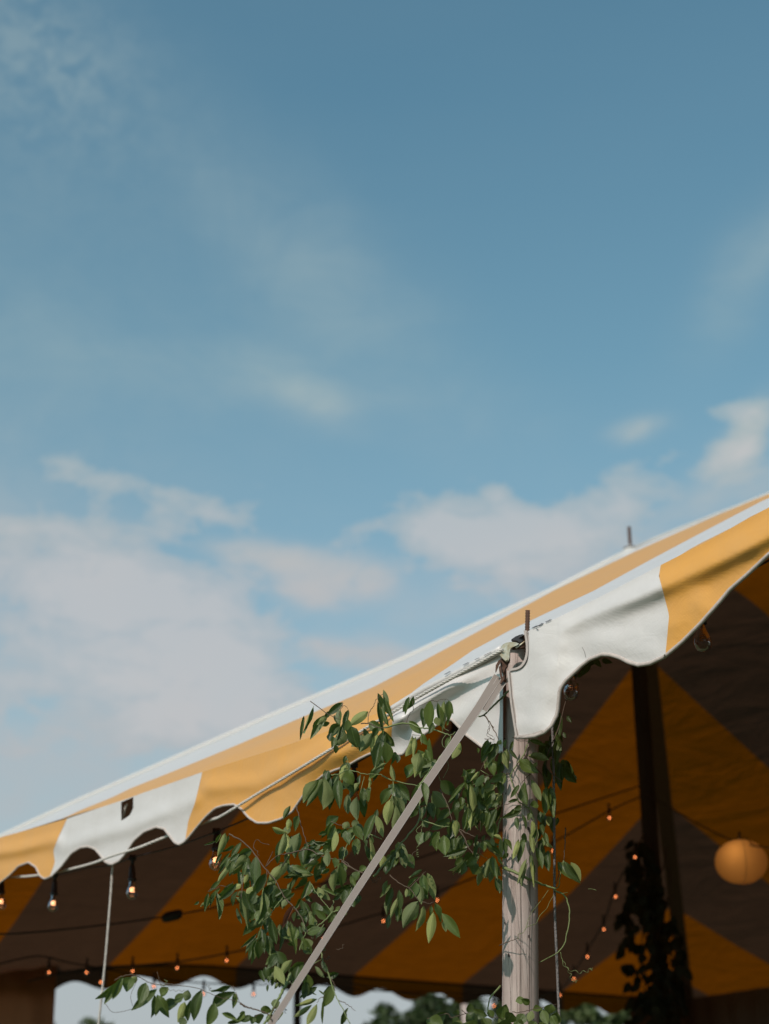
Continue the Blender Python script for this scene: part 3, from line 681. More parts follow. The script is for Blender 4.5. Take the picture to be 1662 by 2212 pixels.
plate('ratchet_side_plate', [(405, 715), (470, 670), (590, 650), (592, 770), (570, 825), (540, 842), (508, 822)], YR-.010, .006, M_ZINC)
plate('ratchet_body', [(430, 760), (600, 690), (600, 830), (575, 860), (560, 920), (505, 985), (480, 1060), (450, 1000), (425, 880)], YR+.012, .02, M_RUST)
plate('ratchet_handle', [(622, 440), (690, 392), (760, 362), (835, 345), (845, 420), (840, 470), (795, 505), (755, 500), (735, 480), (700, 466), (640, 462)], YR+.01, .016, M_BLACK)
for k, ol in enumerate(([(340, 900), (398, 800), (424, 798), (430, 840), (395, 905), (365, 985), (335, 1035)], [(396, 930), (425, 900), (442, 1000), (462, 1125), (432, 1135), (410, 1030)], [(440, 1135), (500, 1060), (498, 1150), (445, 1230), (420, 1225)])):
    plate('shackle_arm', ol, YR-.004-.002*k, .007, M_RUST)
rv = at(1030.5+.12*543, 1329.6+.12*806, YR-.02); v, f = lathe([(0, .004), (.0022, .0035), (.003, 0), (.003, -.01)], 12); v = [np.array([a[0], -a[2], a[1]])+rv for a in v]; obj('rivet', v, f, M_ZINC, strap)
v, f = tube_geo([at(1030.5+.12*x, 1329.6+.12*y, YR) for x, y in ((700, 590), (745, 560), (800, 520), (850, 480), (890, 450))], .0028, 8); obj('steel_hook', v, f, M_ZINC, strap)
v, f = tube_geo([at(1030.5+.12*x, 1329.6+.12*y, YR+.005) for x, y in ((640, 600), (700, 588), (780, 585), (860, 572))], .004, 8); obj('steel_band', v, f, M_RUST, strap)
stake_p = at(330, 2620, ystrap(2620)); stake_g = np.array([stake_p[0], stake_p[1], 0])
# follow the webbing line to the lawn and put the stake there
w0 = at(1076, 1461, ystrap(1461)); w1 = at(592, 2203, ystrap(2203)); dd = w1-w0; gp = w0+dd*((w0[2]-.05)/(-dd[2]))
stk = empty('iron_stake', (gp[0], gp[1], 0), 'iron ground stake that the beige tie-down strap is anchored to', 'stake')
v, f = tube_geo([np.array([gp[0]-.03, gp[1]-.02, -.1]), np.array([gp[0]+.03, gp[1]+.02, .22])], .012, 8); obj('shaft', v, f, M_RUST, stk)

# ------------------------------------------------------------------ ropes
def rope_obj(name, pts, r, mat, label, strands=3, cat='rope', sub=10):
    P = spline(pts, sub); L = [0]
    for i in range(1, len(P)): L.append(L[-1]+np.linalg.norm(P[i]-P[i-1]))
    n = max(20, min(420, int(L[-1]/(r*1.3)))); ls = np.linspace(0, L[-1], n); Q = np.array([[np.interp(l, L, [p[k] for p in P]) for k in range(3)] for l in ls])
    root = empty(name, Q[0], label, cat); ph = ls/(r*9)*2*math.pi
    for s in range(strands):
        pts2 = []
        for i in range(n):
            t = Q[min(i+1, n-1)]-Q[max(i-1, 0)]; t /= np.linalg.norm(t); x = np.cross(t, (.3, .5, .8)); x /= np.linalg.norm(x); y = np.cross(t, x)
            a = ph[i]+2*math.pi*s/strands; pts2.append(Q[i]+(x*math.cos(a)+y*math.sin(a))*r*.5)
        v, f = tube_geo(pts2, r*.58, 5); obj('strand', v, f, mat, root)
    return root
rope_obj('guy_rope', [onw(1086, 1404, -.05), onw(1000, 1452, -.045)]+[onw(x, y, -outw(x, y)-.012) for x, y in ((900, 1508), (850, 1538), (775, 1583), (700, 1628), (630, 1671), (560, 1713))]+[onw(480, 1762, -.02), onw(455, 1772, .02), onw(363, 1806, .03), onw(300, 1831, -.04), onw(240, 1850, -.045), onw(200, 1865, .01), onw(137, 1881, .03), onw(80, 1891, .03), onw(27, 1894, .03), onw(-60, 1890, .03)], .0052, M_ROPEW, 'white rope drawn tight along the outside of the yellow valance', 3)
r0 = onw(247, 1845, .03); r1 = onw(213, 2212, .03)
rope_obj('hanging_rope', [onw(275, 1737, .02), onw(268, 1755, .02), r0, onw(238, 1950, .03), onw(229, 2060, .03), onw(220, 2150, .03), r1, r1+(r1-onw(220, 2150, .03))*14], 0.0046, M_ROPEW, 'pale rope hanging straight down from the notched white valance at left', 3)
M_GROPE = simple('grey_braid', (.20, .185, .18), .8, 0, .35, 300, .6, .003)
rope_obj('braided_rope', [onw(1193, 1560, .16), onw(1196, 1640, .16), onw(1198, 1800, .16), onw(1199, 1960, .16), onw(1203, 2060, .16), onw(1206, 2140, .16), onw(1209, 2212, .16), onw(1214, 2400, .16), onw(1222, 2900, .16)], .0036, M_GROPE, 'thin grey braided rope hanging beside the near wooden pole', 4)
P = [onw(275, 1737, .0), onw(262, 1768, .0)]

# ------------------------------------------------------------------ string lights
SOCK = mesh('light_socket', *lathe([(.0, .035), (.006, .034), (.009, .03), (.0115, .02), (.0125, .006), (.0135, .004), (.0135, -.016), (.0165, -.018), (.0165, -.028), (.012, -.030)], 14), M_BLACK)
GL = mesh('glass_bulb', *lathe([(.011, -.028), (.0118, -.036), (.0145, -.046), (.0195, -.058), (.0225, -.068), (.0230, -.077), (.0205, -.087), (.0145, -.095), (.007, -.0985), (.0, -.0995)], 18), M_GLASS)
def coil(s=1.):
    pts = [np.array([math.cos(a)*.0075*s, math.sin(a)*.0075*s, -.070+.0012*s*a]) for a in np.linspace(0, 4*math.pi, 26)]
    return tube_geo(pts, .0016*s, 5)
FILN = mesh('filament', *coil(), M_FILN); FILO = mesh('filament', *coil(.8), M_FOFF)
FILF = mesh('filament', *lathe([(.0, -.062), (.004, -.064), (.0065, -.069), (.0065, -.073), (.004, -.078), (0, -.080)], 8), M_FIL)
LEAD = mesh('lead_wire', *tube_geo([(0, 0, 0), (0, 0, 1)], .003, 6), M_BLACK)
CLAMP = mesh('socket_clamp', *join([box_geo((0, 0, 0), ((1, 0, 0), (0, 1, 0), (0, 0, 1)), (.013, .009, .010)), tube_geo([(0, 0, .004), (0, 0, -.028)], .0075, 8)]), M_BLACK)
def child(name, me, parent, loc=(0, 0, 0)):
    o = link(bpy.data.objects.new(name, me)); o.parent = parent; o.location = tuple(loc); return o
def lights(name, cable, bulbs, label, r=.0032, group=None):
    """bulbs: (attach point, drop length, kind)"""
    root = empty(name, cable[0], label, 'string lights', group); b0 = np.array(root.location)
    v, f = tube_geo(spline(cable, 8), r, 6); obj('cable', v, f, M_BLACK, root)
    for P, drop, kind in bulbs:
        c = child('socket_clamp', CLAMP, root, P-b0); c.scale = (.6,)*3 if kind == 'f' else (1, 1, 1)
        bp = P-b0-np.array([0, 0, drop+.034]) 
        if drop > .03: l = child('lead_wire', LEAD, root, P-b0-np.array([0, 0, drop])); l.scale = (1, 1, drop)
        s = child('light_socket', SOCK, root, bp); s.rotation_euler = (random.uniform(-.05, .05), random.uniform(-.05, .05), 0)
        s.scale = (.68,)*3 if kind == 'f' else (1, 1, 1)
        child('glass_bulb', GL, s); child('filament', {'n': FILN, 'o': FILO, 'f': FILF}[kind], s)
    return root
WI = .13
cab = [onw(x, y, WI) for x, y in ((-120, 1925), (-40, 1905), (10, 1897), (76, 1893), (127, 1889), (192, 1875), (240, 1869), (288, 1852), (384, 1827), (482, 1791), (540, 1766), (650, 1712), (770, 1648), (893, 1578), (984, 1530), (1110, 1450), (1235, 1410), (1370, 1365), (1512, 1290), (1700, 1190), (1900, 1080))]
def drop_for(px, pyc, pyb):   # cable height and glass-bottom height in the picture -> drop
    a = onw(px, pyc, WI); b = onw(px, pyb, WI); return max(0, (a[2]-b[2])-.034-.0995)
bl = []
for px, pyc, pyb, kd in ((5, 1897, 1964, 'n'), (119, 1890, 1969, 'n'), (287, 1853, 1942, 'n'), (468, 1796, 1880, 'n'), (765, 1651, 1756, 'o'), (984, 1540, 1636, 'o'), (1231, 1412, 1512, 'o'), (1508, 1293, 1412, 'o')):
    bl.append((onw(px, pyc, WI), drop_for(px, pyc, pyb), kd))
lights('string_light', cab, bl, 'black string of clear bulbs hanging just under the near scalloped valance')
# far strings; Y is the distance the pixel is placed at
def far_string(pts, bulbs, label, sag=None, r=.005, drop=.0):
    cable = [at(*p) for p in pts]; B = []
    for (px, py, Y) in bulbs: B.append((at(px, py, Y)+np.array([0, 0, .082+drop]), drop, 'f'))
    return lights('string_light', cable, B, label, r)
cx = lambda px, a, b, ya, yb: a+(b-a)*(px-ya)/(yb-ya)
Yc = pk[1]
far_string([(-60, 2020, 8.6), (100, 2012, 8.8), (372, 1978, 9.2), (600, 1930, 9.5), (850, 1870, 9.7), (1000, 1822, 9.9), (1200, 1758, 10.1), (1380, 1699, Yc-.08)], [], 'bare black cable running from the left up to the centre pole')
bulk = [at(372, 1979, 9.2)]
v, f = lathe([(0, .055), (.02, .05), (.028, .03), (.028, -.03), (.02, -.05), (0, -.055)], 12); o = obj('cable_connector', [bulk[0]+np.array([q[2]*.95, q[2]*.2, q[0]+q[2]*.2]) if 0 else bulk[0]+np.array([q[2], q[1], q[0]+q[2]*.22]) for q in v], f, M_BLACK); tag(o, 'black plug connector on the cable under the yellow stripe', 'cable connector')
bd = lambda px: 9.0+(Yc-9.0)*(px+60)/1440
far_string([(60, 2120, 11.2), (187, 2092, 11.3), (286, 2086, 11.2), (383, 2078, 11.1), (490, 2060, 11.0), (640, 2026, 10.9), (828, 1972, 10.8), (945, 1928, 10.7), (1068, 1878, 10.6), (1195, 1820, 10.5), (1317, 1752, 10.4), (1382, 1722, Yc-.06)],
           [(187, 2101, 11.3), (286, 2098, 11.2), (383, 2091, 11.1), (490, 2075, 11.0), (828, 1990, 10.8), (945, 1945, 10.7), (1195, 1838, 10.5), (1317, 1767, 10.4)], 'string of small glowing bulbs rising from the far left eave to the centre pole')
far_string([(1392, 1800, Yc-.1), (1373, 1838, 10.6), (1330, 1920, 10.9), (1305, 1992, 11.2), (1270, 2052, 11.5), (1241, 2100, 11.8), (1210, 2136, 12.1), (1140, 2158, 12.5), (1067, 2162, 12.8), (900, 2150, 13.0), (760, 2125, 13.2)],
           [(1373, 1852, 10.6), (1330, 1937, 10.9), (1305, 2008, 11.2), (1270, 2067, 11.5), (1241, 2115, 11.8), (1210, 2150, 12.1), (1067, 2173, 12.8)], 'string of glowing bulbs falling steeply from the centre pole towards the far eave')
endY = lambda px: float(np.interp(px, [-60, 88, 510, 765, 1216, 1500], [11.6, 12.2, 14.0, 14.9, 16.6, 17.8]))*.86
far_string([(-60, 2098, endY(-60)), (30, 2075, endY(30)), (88, 2066, endY(88)), (150, 2080, endY(150)), (215, 2091, endY(215)), (330, 2112, endY(330)), (440, 2124, endY(440)), (560, 2127, endY(560)), (640, 2122, endY(640)), (745, 2135, endY(745)), (832, 2142, endY(832)), (960, 2146, endY(960)), (1100, 2152, endY(1100))],
           [(105, 2101, endY(105)), (218, 2122, endY(218)), (333, 2131, endY(333)), (440, 2147, endY(440)), (548, 2148, endY(548)), (700, 2028, 10.7)], 'sagging string of bulbs along the far eave above the sky gap')
far_string([(1395, 1714, Yc-.08), (1440, 1741, Yc-.3), (1500, 1775, Yc-.6), (1560, 1806, Yc-.9), (1600, 1822, Yc-1.15), (1662, 1832, Yc-1.5), (1800, 1850, Yc-2.3)], [], 'black cable from the centre pole to the right holding the orange lantern')

# paper lantern
def lantern():
    C = at(1602, 1862, Yc-1.15); r = rad_at(C, 56); hgt = rad_at(C, 47)
    root = empty('paper_lantern', C, 'round orange paper lantern hanging on the cable at right', 'lantern')
    V = []; nu, nv = 36, 60
    for i in range(nv+1):
        th = math.pi*(.06+.90*i/nv); rib = 1+.012*math.cos(i*math.pi)
        for j in range(nu):
            a = 2*math.pi*j/nu; q = 1-.02*math.cos(a*9)**8
            V.append(C+np.array([math.cos(a)*r*math.sin(th)**.92*rib, math.sin(a)*r*math.sin(th)**.92*rib, hgt*math.cos(th)]))
    obj('paper_shade', V, [(i*nu+j, (i+1)*nu+j, (i+1)*nu+(j+1) % nu, i*nu+(j+1) % nu) for i in range(nv) for j in range(nu)], M_PAPER, root)
    for k in range(3):
        a0 = .5+k*2.1; pts = [C+np.array([math.cos(a0)*r*math.sin(t)**.92*1.004, math.sin(a0)*r*math.sin(t)**.92*1.004, hgt*math.cos(t)]) for t in np.linspace(.15, 3.0, 20)]
        v, f = tube_geo(pts, .0016, 5); obj('wire_rib', v, f, M_BLACK, root)
    v, f = tube_geo([C+np.array([math.cos(a)*.05, math.sin(a)*.05, hgt*1.0]) for a in np.linspace(0, 6.283, 16)], .003, 5); obj('top_ring', v, f, M_BLACK, root)
    pl_ = bpy.data.lights.new('lantern_bulb', 'POINT'); pl_.energy = .42; pl_.color = (1, .70, .42); pl_.shadow_soft_size = .03; lo_ = link(bpy.data.objects.new('lantern_bulb', pl_)); lo_.parent = root; lo_.location = (-.035, -.075, .02)
    v, f = tube_geo([C+np.array([0, 0, hgt*.95]), C+np.array([0.005, 0, hgt+.05])], .007, 6); obj('hanger', v, f, M_BLACK, root)
lantern()

# ------------------------------------------------------------------ leaves
def leaf_mesh(k, width_pow=.8, bend=0., droop=.0, fold=.15, wave=0., curl=0., mat=None, tip=.75):
    nv, V = 8, []
    for i in range(nv):
        s = i/(nv-1); ww = .5*max(math.sin(math.pi*min(1, s**width_pow)), 0)**(tip+.14) if 0 < i < nv-1 else .012
        cxm = bend*math.sin(math.pi*s)*.5
        for j in range(4+1):
            u = (j-2)/2; x = cxm+u*ww
            z = .55*fold*abs(u)*ww + droop*(s*s-s*.3) + wave*math.sin(s*9+u*2)*abs(u)*.35 + curl*u*math.sin(s*4)*.12
            V.append((x, s, z))
    return mesh('leaf', V, [f[::-1] for f in grid_faces(nv, 5)], mat or M_LEAF)
rl = random.Random(5)
LM = [leaf_mesh(0, .85, 0, .05, .35), leaf_mesh(1, .75, .18, .15, .5, .05), leaf_mesh(2, .95, -.2, -.12, .4, .05), leaf_mesh(3, .8, .3, .22, .6, .1, .4), leaf_mesh(4, .8, -.32, .18, .7, .08, -.5), leaf_mesh(5, 1.05, .08, .1, .9, .1, .2), leaf_mesh(6, .7, -.1, -.15, .25, .14, .3), leaf_mesh(7, .9, .22, -.2, .55, .12, -.3)]
LDK = [leaf_mesh(9, .85, .1, .1, .4, .05, 0, M_LSHADE), leaf_mesh(10, .8, -.2, -.1, .5, .05, .2, M_LSHADE)]
LDRY = [leaf_mesh(8, .8, .1, .15, 1.1, .15, .5, M_LDRY)]
TOCAM = lambda P: (ORI-P)/np.linalg.norm(ORI-P)
def put_leaf(parent, bx, by, tx, ty, wpx, tone, Y, rnd, meshes=None, dy=None):
    tilt = rnd.uniform(-.35, .35); L2 = math.hypot(tx-bx, ty-by)/F*Y
    B = at(bx, by, Y); T = at(tx, ty, Y+(dy if dy is not None else tilt*L2)); y = (T-B)*1.10; L = np.linalg.norm(y); yn = y/L
    tc = TOCAM(B); x = np.cross(yn, tc); x /= np.linalg.norm(x); z = np.cross(x, yn)      # z faces the camera
    rho = rnd.uniform(-.6, .6); x2 = x*math.cos(rho)+z*math.sin(rho); z2 = np.cross(x2, yn)
    w = wpx/F*Y/math.cos(rho)*1.13*rnd.uniform(.85, 1.12); 
    if tone == 'L' : 
        if rnd.random() < .72: x2, z2 = -x2, -z2
    me = rnd.choice(meshes or LM)
    o = bpy.data.objects.new('leaf', me); link(o); o.parent = parent
    pw = np.array(parent_world(parent)); M = Matrix(((x2[0]*w, y[0], z2[0]*L, B[0]-pw[0]), (x2[1]*w, y[1], z2[1]*L, B[1]-pw[1]), (x2[2]*w, y[2], z2[2]*L, B[2]-pw[2]), (0, 0, 0, 1)))
    # parent has no rotation or scale, so the basis matrix is the world matrix minus the parent's place
    o.matrix_basis = M
    return o
CROPS = {'P1': (960, 2240, .1805), 'P2': (1240, 2240, .1805), 'P3': (960, 2520, .1805), 'P4': (1240, 2520, .1805), 'P5': (640, 2660, .1805), 'P6': (640, 2840, .1805), 'P7': (920, 2800, .1805), 'P8': (1200, 2780, .1805), 'P9': (300, 3028, .3008), 'P10': (780, 3028, .2407), 'P11': (1480, 2360, .1805), 'P12': (1460, 2540, .1805), 'P13': (1640, 2380, .1805), 'P14': (1600, 2620, .1805), 'P15': (1360, 3100, .3249), 'C5': (1200, 1950, .4212), 'C4': (1500, 2300, .6017), 'D': (0, 0, 1.5042)}
def cv(c, x, y): ox, oy, s = CROPS[c]; return (ox+x*s)*.6648, (oy+y*s)*.6648
def parse(txt):
    out = []
    for line in txt.strip().split('\n'):
        c, rest = line.split(':')
        for it in rest.split(';'):
            it = it.strip()
            if not it: continue
            q = it.split(','); b = cv(c, float(q[0]), float(q[1])); t = cv(c, float(q[2]), float(q[3])); s = CROPS[c][2]*.6648
            out.append((b[0], b[1], t[0], t[1], float(q[4])*s, q[5].strip()))
    return out
STRAP_LEAVES = parse('''P1:330,300,130,745,80,M;520,480,280,870,130,D;575,500,400,635,90,L;850,235,585,455,140,M;790,370,800,620,100,M;810,630,600,870,190,D;690,850,650,1040,100,M;855,600,710,930,80,D;960,370,890,760,110,D;950,540,960,800,110,M;1010,670,1090,1040,220,M;1310,400,1000,620,170,L;1480,210,1550,740,110,M;1330,590,1600,720,180,D;1380,785,1200,1090,180,L;1400,800,1380,1040,110,D;1480,810,1380,1080,100,L;1520,940,1440,1410,200,M;1600,750,1640,1300,190,M;1650,1330,1400,1460,90,L;1600,1390,1340,1650,100,L;540,1450,600,1760,130,D;940,1350,830,1620,150,L;960,1450,1020,1700,190,M;950,1310,980,1450,60,D
P2:40,130,200,560,110,M;50,250,95,620,110,M;500,140,440,460,80,L;575,120,490,340,80,D;440,240,390,400,80,D;735,340,740,700,140,D;880,200,880,680,180,D;1010,230,1060,640,110,M;980,500,1040,640,110,L;1130,200,1110,700,120,L;1180,220,1210,600,110,L;1210,200,1290,430,90,M;500,570,720,790,150,D;935,600,850,790,90,L;560,840,430,1175,110,L;620,850,600,1170,100,L;580,860,560,1100,60,D;730,790,820,990,130,M;860,880,900,1280,100,L;700,1120,610,1460,180,L;780,1150,620,1550,170,L;790,1080,870,1280,110,M;770,1230,800,1350,100,M;990,1270,760,1400,110,D;900,1400,740,1510,90,M;1420,960,1280,1230,140,L;50,760,240,1000,180,M;80,950,90,1300,180,M;230,1180,190,1340,80,D;170,1350,230,1620,80,L;1250,850,1170,1050,80,M
P3:440,60,190,470,170,L;520,40,480,570,180,L;700,180,620,590,160,L;770,60,800,520,160,L;880,20,1050,270,150,D;1170,120,1020,420,110,L;1040,290,960,420,80,L;1110,380,1100,780,150,L;1230,220,1240,540,150,M;1340,190,1290,480,70,D;1330,30,1330,210,60,L;650,830,490,1130,80,M;710,890,580,1130,150,L;730,1000,670,1340,120,L;300,1180,560,1190,60,D;440,1230,340,1320,80,D;700,1160,440,1270,120,D;640,1280,520,1400,130,M;840,980,700,1050,80,D;950,830,880,950,110,L;920,950,830,1090,110,M;900,1000,960,1220,150,M;1110,960,930,1030,80,L;1060,900,1190,1150,130,M;1110,1130,1130,1400,130,L;1050,1250,1080,1420,70,M;1430,700,1270,1170,120,L;1400,740,1330,990,80,M;1460,720,1570,1080,130,L;1340,1110,1350,1490,80,L;1370,1250,1350,1500,60,D;1250,1150,1280,1250,60,L;860,1280,790,1520,160,M;720,1480,720,1640,130,M;590,1360,580,1620,130,L;500,1320,330,1540,80,L;520,1560,450,1660,100,M;230,1350,130,1650,170,D;440,1560,180,1640,90,L;400,1500,270,1540,60,D;80,1030,20,1450,180,L;50,720,0,980,100,M;880,1560,830,1750,160,M
P4:180,220,10,500,150,M;230,150,490,430,190,M;170,420,100,840,190,L;230,380,410,640,150,L;260,540,180,920,140,L;610,210,660,590,130,D;810,450,700,530,60,M;660,600,530,750,100,M;800,550,740,780,110,M;870,480,930,760,130,M;860,500,800,780,90,M;790,760,840,930,120,M;920,280,1200,530,210,L;1280,620,1030,840,120,M;1240,800,900,950,150,M;1490,130,1230,440,80,L;1600,160,1640,610,120,L;1380,450,1290,640,100,M;1300,510,1370,830,100,M;1310,800,1270,1110,140,L;1350,800,1350,1080,140,L;870,1000,780,1180,110,M;1000,1000,850,1250,160,M;1040,1010,1010,1340,120,M;1130,1080,1160,1420,210,M;1300,1100,1290,1330,90,L;1480,1110,1360,1430,100,D;1540,1330,1150,1450,110,L;1560,580,1500,960,100,M;1640,640,1590,960,60,L;370,1270,400,1620,170,L;330,1290,290,1420,110,D;290,1460,270,1610,80,M;230,1360,200,1560,80,M;140,1560,150,1700,90,L
P5:510,260,370,650,130,L;440,270,350,430,50,D;350,400,140,470,30,L;570,300,540,440,40,D;800,430,620,690,90,D;760,630,600,760,80,M;600,610,420,860,60,L;1000,560,740,710,140,D;610,700,520,860,90,D;620,790,390,1100,110,L;910,660,700,860,120,L;890,740,610,980,80,L;910,760,840,1060,80,L;760,930,750,1210,110,L;650,760,590,1010,110,D;1060,690,1030,1120,160,M;920,1000,860,1160,70,L;1240,980,1010,1370,140,D;1530,860,1290,1130,160,L;655,1160,390,1410,120,L;720,1170,420,1450,120,M;800,1200,650,1260,90,L;940,1140,850,1260,90,D;730,1310,640,1550,90,D;420,1250,250,1520,80,L;210,1340,150,1660,80,L;260,1370,170,1600,40,D;160,1510,70,1580,50,L;340,1310,380,1780,110,L;1010,1230,900,1350,90,L;1050,1300,940,1500,110,M;1190,1260,1090,1850,130,L;1220,1280,1370,1620,160,D;1430,1200,1390,1510,100,L;1640,1290,1460,1420,80,L;1590,250,1460,640,120,L;1350,155,1640,230,80,L;1660,0,1630,180,110,L;1620,260,1640,670,120,L;1640,700,1620,900,90,D
P6:830,350,910,960,100,L;850,540,910,820,80,L;840,300,1010,660,100,M;960,520,950,690,80,D;1150,560,1200,750,90,L;1050,690,970,830,90,M;1140,650,1090,850,100,M;1180,600,1330,740,180,D;1490,490,1350,600,100,D;1640,380,1510,580,120,M;1650,290,1430,400,80,M;1190,860,860,1110,120,D;1090,1060,800,1310,60,D;1330,800,1430,1230,150,M;1180,1050,1320,1470,140,M;1060,1190,1010,1580,90,M;1100,1260,1090,1480,50,D;1640,980,1500,1130,130,D;1620,1130,1540,1170,60,M;1480,1440,1270,1630,100,M
P7:120,60,80,130,70,M;160,80,480,220,110,D;340,210,100,240,80,D;220,300,120,520,60,M;560,240,340,280,80,L;690,20,600,360,150,D;840,130,700,210,60,M;960,180,900,510,140,L;1020,50,1060,430,140,M;1100,80,1040,340,100,D;1240,220,1320,490,100,M;1500,90,1390,190,90,M;1370,180,1300,330,120,M;1230,410,900,490,90,M;1200,430,1200,640,160,D;1120,500,1080,720,130,M;630,460,690,660,110,L;700,490,930,610,60,M;1050,580,910,690,70,L;450,600,520,720,60,M;590,730,540,950,180,M;780,1040,590,880,120,M;690,1200,450,1280,140,M;960,930,830,1090,110,D;1030,810,940,880,70,D;300,740,180,860,60,M;480,340,320,660,100,D;100,480,0,600,60,L;210,560,50,660,60,M;130,1120,230,1610,80,L;100,1170,160,1420,80,L;250,1210,190,1400,100,M;390,800,380,1100,90,D;330,1090,390,1230,60,M;280,870,330,930,100,L;230,900,190,1060,60,L;0,1370,170,1380,50,M;520,960,500,1180,90,D;1200,740,1150,880,50,L;1340,720,1290,800,40,L;480,1600,360,1400,150,D
P8:270,0,210,190,120,L;430,40,360,230,90,M;500,20,490,160,80,M;390,520,210,740,80,D;540,620,550,980,120,M;520,760,400,1090,90,L;500,930,510,1180,80,M;890,380,710,570,60,M;680,590,660,740,60,L;740,610,700,740,100,D;890,510,950,830,140,L;1040,320,1190,770,140,L;890,820,640,1260,190,L;980,910,820,1330,100,L;1000,960,980,1240,60,L;1120,900,1100,1100,70,M;1180,860,1300,1170,120,M;1160,1020,1080,1530,160,L;1310,1040,1600,1445,180,L;1320,1190,1370,1360,80,L;1150,1050,1040,1210,50,D
P10:500,300,380,480,110,L;470,460,590,690,110,L;490,470,470,640,50,L;390,480,500,660,80,L;570,480,540,640,70,L;710,380,570,570,100,L;800,460,690,640,120,M;510,680,470,770,40,L;410,590,380,680,30,D;890,560,880,800,100,D;780,680,720,800,70,L;1110,400,1180,560,60,D;1260,720,1140,990,120,M;1270,740,1140,830,90,D;1050,910,790,1000,70,L;970,990,750,1145,70,L;1040,980,920,1250,90,L;1130,920,1130,1210,40,D;1060,790,1140,860,20,D;1460,1030,1380,1240,60,M;280,1040,420,1080,100,M;520,1060,450,1200,90,D;370,1130,440,1240,120,M;170,1150,0,1200,80,M;200,1150,160,1246,90,M;70,1080,0,1110,50,M''')
LOW_LEAVES = parse('''P9:280,540,60,720,60,D;290,540,140,760,80,D;330,480,230,710,80,L;420,490,370,640,110,D;480,480,440,560,70,L;580,550,510,770,110,D;700,620,450,830,80,D;670,680,620,910,60,M;700,680,820,900,90,D;820,600,760,700,90,D;930,760,780,840,110,D;990,670,890,750,80,M;700,740,690,890,80,D;1040,630,1000,740,80,L;1000,760,930,960,100,L;1060,740,1040,950,60,D;1180,630,1100,930,100,D;1500,580,1300,650,50,D;1540,650,1320,810,100,L;1540,660,1520,820,50,D;1320,760,1250,1000,100,D;1000,930,960,1010,80,M;1400,880,1560,960,50,L;1650,870,1540,970,50,M;1460,990,1640,940,50,L''')
POLE_LEAVES = parse('''P11:590,240,480,620,140,D;650,280,520,490,100,M;680,310,490,545,70,L;770,310,610,640,150,D;590,520,580,640,40,L;850,240,760,330,70,L;920,240,890,380,60,M;710,440,660,720,80,L;850,450,760,700,90,L;930,400,970,740,120,L;1040,260,980,420,50,M;970,410,1120,590,60,M;650,640,700,860,150,M;800,640,760,850,140,M;1330,250,1600,340,90,D;1310,530,1660,590,150,L;1150,600,1450,830,210,M;1480,650,1420,740,70,L;440,810,280,980,80,L;430,960,330,1050,80,L;510,870,370,1080,110,L;180,1020,0,1300,70,L;260,1040,310,1500,100,L;410,1080,310,1330,130,L;600,960,540,1110,110,M;500,1100,530,1290,70,L;700,1050,520,1170,110,L;630,1200,540,1340,90,M;770,990,790,1260,110,L;700,1140,550,1430,120,L;920,870,620,990,110,D;900,880,860,1040,90,D;770,1350,680,1440,110,M;400,1350,600,1480,120,D;1150,1060,1010,1290,90,L;1250,1010,1310,1400,160,L;1370,960,1540,1320,150,L;1640,1090,1620,1570,180,M;1130,1310,960,1360,60,D;1190,1430,1070,1490,90,D;1200,1500,860,1640,120,M;1060,1490,960,1550,50,D;1500,1430,1350,1430,110,M
P12:170,330,80,510,90,L;380,540,280,850,100,M;400,540,380,840,50,L;590,500,400,820,100,L;600,560,600,730,120,M;540,380,700,540,110,D;720,540,660,810,80,L;840,490,730,700,80,M;860,490,720,860,80,L;790,680,800,1000,170,D;230,980,130,1360,90,D;320,1210,10,1370,110,L;290,1390,10,1620,50,L;510,950,470,1160,50,M;500,1130,460,1380,70,D;500,1380,350,1500,140,M;430,1440,440,1650,150,M;300,1480,220,1662,110,M;620,1080,620,1250,110,M;760,1000,810,1150,80,L;640,1070,930,1310,100,M;930,1010,950,1290,80,L;800,970,930,1050,60,L;990,1040,1010,1330,70,M;980,1020,1110,1240,70,M;1070,1290,960,1380,80,M;740,1370,650,1700,130,L;770,1380,860,1700,120,M;870,1320,970,1490,50,L
P14:430,200,470,410,90,M;530,130,600,400,60,L;700,110,650,250,80,M;870,100,870,280,110,M;720,260,700,530,90,L;770,390,760,600,80,M;860,300,900,520,80,M;570,480,620,640,90,L;680,480,740,820,100,L;480,600,380,960,80,L;570,560,470,980,100,L;520,720,450,920,50,D;930,580,890,980,80,L;950,470,1010,700,90,D;890,560,900,720,60,M;790,740,890,1100,110,M;1010,800,1050,1170,120,L;630,940,490,1360,70,L;640,1020,560,1400,80,L;710,880,760,1380,70,L;690,870,670,1030,60,L;740,1000,770,1180,40,M;40,1290,120,1550,90,M;0,900,90,1290,120,M;1290,990,1560,1350,150,M
P13:830,960,860,1500,150,L;''')
